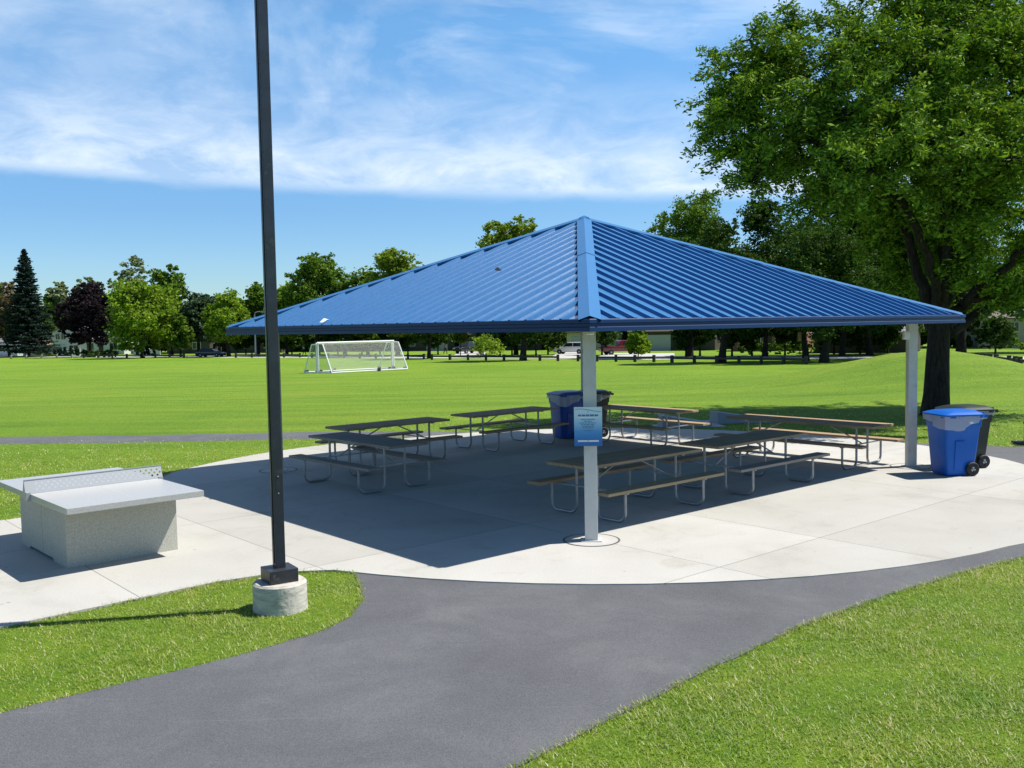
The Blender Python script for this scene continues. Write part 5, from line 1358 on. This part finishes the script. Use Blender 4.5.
def street_life():
    rz = math.atan2(ST[2].y, ST[2].x)
    p = at(571, 354.0); car('parked_suv', 'white car parked on the drive beside the pavilion post', 'car', p, math.pi-.35, 'carwhite')
    p = at(621, 354.6); car('pickup_truck', 'dark red pickup truck parked beyond the post', 'pickup truck', p, .25, 'carred', 'pickup')
    p = at(469, 353.6); car('pickup_truck', 'dark truck parked on a drive behind the bright bush', 'pickup truck', p, math.pi+.9, 'carblack', 'pickup')
    p = at(211, 357.0); car('parked_car', 'dark car parked on the street under the bluish tree', 'car', p, -.15, 'carblack', 'sedan')
    p = at(445.5, 354.2); person('person in red shirt and dark trousers walking by the street', p, math.pi-.2, 'shirt_red', .02, 1.75)
    p = at(304.5, 355.6); person('person in white shirt leaning forward on the street edge', p, math.pi, 'shirt_white', -.12 if False else .16, 1.78)
    # street light
    p = at(256, 356.6); hgt = at_depth(255, 312, p.y).z-p.z
    o = thing('street_light', 'grey street light with curved arm beyond the dark lamp post', 'street light', p)
    MB().tube([(0, 0, -.1), (0, 0, hgt*.5), (0, 0, hgt-.5)], [.2, .14, .1], 10).build('pole', M['steel'], o, smooth=True)
    MB().tube([(0, 0, hgt-.5), (.1, 0, hgt-.1), (.5, 0, hgt+.05), (1.2, -.1, hgt)], .06, 8).build('arm', M['steel'], o, smooth=True)
    MB().box((1.45, -.1, hgt-.02), (.6, .25, .14), bev=.04).build('lamp_head', M['steel'], o)
    # driveways
    for k, (px, y0, y1, w) in enumerate(((571, 352.2, 358.6, 5.), (618, 353.2, 359.4, 5.), (468, 352.0, 357.5, 4.5), (655, 353.5, 360, 4.))):
        a, b = at(px, y1), at(px+4, y0); d = (b-a); d.z = 0; nn = Vector((-d.y, d.x, 0)).normalized()*w/2; vs = []
        for i in range(9):
            c = a.lerp(b, i/8)
            for s_ in (-1, 1):
                q = c+nn*s_; vs.append((q.x, q.y, float(zt(q.x, q.y))+.032))
        ob = MB().add(vs, [(2*i, 2*i+1, 2*i+3, 2*i+2) for i in range(8)]).build('driveway_road', M['street']); tag(ob, 'pale concrete driveway crossing the lawn to a house', None, kind='structure')
street_life()

# ------------------------------------------------------------------ light, sky, camera
SUN_AZ, SUN_EL = 10.0, 57.0              # azimuth measured from +X towards +Y
sd = Vector((math.cos(R(SUN_EL))*math.cos(R(SUN_AZ)), math.cos(R(SUN_EL))*math.sin(R(SUN_AZ)), math.sin(R(SUN_EL))))
sun = D.lights.new('sun', 'SUN'); sun.energy = 4.9; sun.angle = R(.53); sun.color = (1., .955, .88)
so = D.objects.new('sun', sun); col.objects.link(so); so.rotation_euler = (-sd).to_track_quat('-Z', 'Y').to_euler()

def world():
    w = D.worlds.new('World'); scene.world = w; w.use_nodes = True; nt = w.node_tree; nt.nodes.clear()
    out = nt.nodes.new('ShaderNodeOutputWorld'); bg = nt.nodes.new('ShaderNodeBackground')
    sky = nt.nodes.new('ShaderNodeTexSky'); sky.sky_type = 'NISHITA'; sky.sun_disc = False
    sky.sun_elevation = R(SUN_EL); sky.sun_rotation = R(90-SUN_AZ); sky.air_density = 1.0; sky.dust_density = 0.; sky.ozone_density = 1.6
    tc = nt.nodes.new('ShaderNodeTexCoord')
    nv = N(nt, 'ShaderNodeVectorMath', operation='NORMALIZE'); L(nt, tc, 'Generated', nv, 0)
    sx = nt.nodes.new('ShaderNodeSeparateXYZ'); L(nt, nv, 0, sx, 'Vector')
    def math_(op, a=None, b=None, c=None):
        n = N(nt, 'ShaderNodeMath', operation=op)
        for i, q in enumerate((a, b, c)):
            if q is None: continue
            if isinstance(q, (int, float)): n.inputs[i].default_value = q
            else: nt.links.new(q, n.inputs[i])
        return n.outputs[0]
    X, Y, Z = sx.outputs['X'], sx.outputs['Y'], sx.outputs['Z']
    zz = math_('ADD', math_('MAXIMUM', Z, 0.), .09)
    u, v_ = math_('DIVIDE', X, zz), math_('DIVIDE', Y, zz)
    cb = nt.nodes.new('ShaderNodeCombineXYZ'); nt.links.new(X, cb.inputs[0]); nt.links.new(Z, cb.inputs[1])
    mp = N(nt, 'ShaderNodeMapping'); mp.inputs['Rotation'].default_value = (0, 0, R(-24)); mp.inputs['Scale'].default_value = (2.6, 6.2, 1); mp.inputs['Location'].default_value = (.35, .1, 0); L(nt, cb, 0, mp, 'Vector')
    n1 = N(nt, 'ShaderNodeTexNoise', i_Scale=.95, i_Detail=10., i_Roughness=.6, i_Distortion=.75); L(nt, mp, 'Vector', n1, 'Vector')
    n2 = N(nt, 'ShaderNodeTexNoise', i_Scale=4.2, i_Detail=8., i_Roughness=.62, i_Distortion=.4); L(nt, mp, 'Vector', n2, 'Vector')
    # deck lower edge about eight degrees up, a shade lower to the right, ragged
    edge = math_('ADD', math_('MULTIPLY', X, -.035), .132)
    rag = math_('MULTIPLY', math_('SUBTRACT', n2.outputs['Fac'], .5), .022)
    d = math_('SUBTRACT', Z, math_('ADD', edge, rag))
    m1 = N(nt, 'ShaderNodeMapRange', interpolation_type='SMOOTHSTEP'); m1.inputs[1].default_value = -.004; m1.inputs[2].default_value = .012; nt.links.new(d, m1.inputs[0])
    # dense just above the edge, thinning higher up
    m2 = N(nt, 'ShaderNodeMapRange', interpolation_type='SMOOTHSTEP'); m2.inputs[1].default_value = .0; m2.inputs[2].default_value = .26; m2.inputs[3].default_value = .95; m2.inputs[4].default_value = .7; nt.links.new(d, m2.inputs[0])
    r1 = ramp(nt, [(.4, (0, 0, 0)), (.54, (.5, .5, .5)), (.7, (1, 1, 1))]); L(nt, n1, 'Fac', r1, 'Fac')
    r2 = ramp(nt, [(.36, (.36, .36, .36)), (.62, (1, 1, 1))]); L(nt, n2, 'Fac', r2, 'Fac')
    low = N(nt, 'ShaderNodeMapRange', interpolation_type='SMOOTHSTEP'); low.inputs[1].default_value = .0; low.inputs[2].default_value = .14; low.inputs[3].default_value = .8; low.inputs[4].default_value = .0; nt.links.new(d, low.inputs[0])
    tex = math_('MULTIPLY', r1.outputs['Color'], r2.outputs['Color'])
    tex = math_('MAXIMUM', tex, math_('MULTIPLY', low.outputs[0], r2.outputs['Color']))
    ahead = N(nt, 'ShaderNodeMapRange', interpolation_type='SMOOTHSTEP'); ahead.inputs[1].default_value = -.15; ahead.inputs[2].default_value = .35; nt.links.new(Y, ahead.inputs[0])
    dens = math_('MULTIPLY', math_('MULTIPLY', math_('MULTIPLY', tex, m1.outputs[0]), m2.outputs[0]), ahead.outputs[0])
    hs = N(nt, 'ShaderNodeHueSaturation'); hs.inputs['Saturation'].default_value = SKY_SAT; hs.inputs['Value'].default_value = SKY_VAL; hs.inputs['Hue'].default_value = SKY_HUE; L(nt, sky, 'Color', hs, 'Color')
    mx = N(nt, 'ShaderNodeMix', data_type='RGBA'); nt.links.new(dens, mx.inputs[0]); 
    el = ramp(nt, [(0., (.7, .94, 1.28)), (.12, (.84, 1.07, 1.36)), (.3, (1.55, 1.72, 1.72)), (.5, (1.2, 1.25, 1.25)), (.8, (1., 1., 1.))]); nt.links.new(Z, el.inputs['Fac'])
    tint = N(nt, 'ShaderNodeMix', data_type='RGBA', blend_type='MULTIPLY'); tint.inputs[0].default_value = 1; tint.clamp_result = False
    L(nt, hs, 'Color', tint, 6); L(nt, el, 'Color', tint, 7)
    L(nt, tint, 2, mx, 6); mx.inputs[7].default_value = (*CLOUD, 1)
    L(nt, mx, 2, bg, 'Color'); bg.inputs['Strength'].default_value = SKY_STR
    L(nt, bg, 'Background', out, 'Surface')
SKY_STR, SKY_SAT, SKY_VAL, SKY_HUE = .066, 1.22, 1.0, .5
CLOUD = (10., 10.9, 11.8)
world()

cam = D.cameras.new('camera'); cam.sensor_width = 36; cam.lens = F_PX/1024*36; cam.clip_end = 4000; cam.clip_start = .05
co = D.objects.new('camera', cam); col.objects.link(co); scene.camera = co
m4 = Matrix([[CR[i], CU[i], -CF[i], 0] for i in range(3)]+[[0, 0, 0, 1]]); m4.translation = Vector((0, 0, CAM_H)); co.matrix_world = m4

vs_ = scene.view_settings; vs_.view_transform = 'Standard'; vs_.look = 'None'; vs_.gamma = 1; vs_.use_curve_mapping = False; vs_.exposure = 0.62
scene.cycles.max_bounces = 8; scene.cycles.transparent_max_bounces = 16; scene.cycles.use_denoising = True
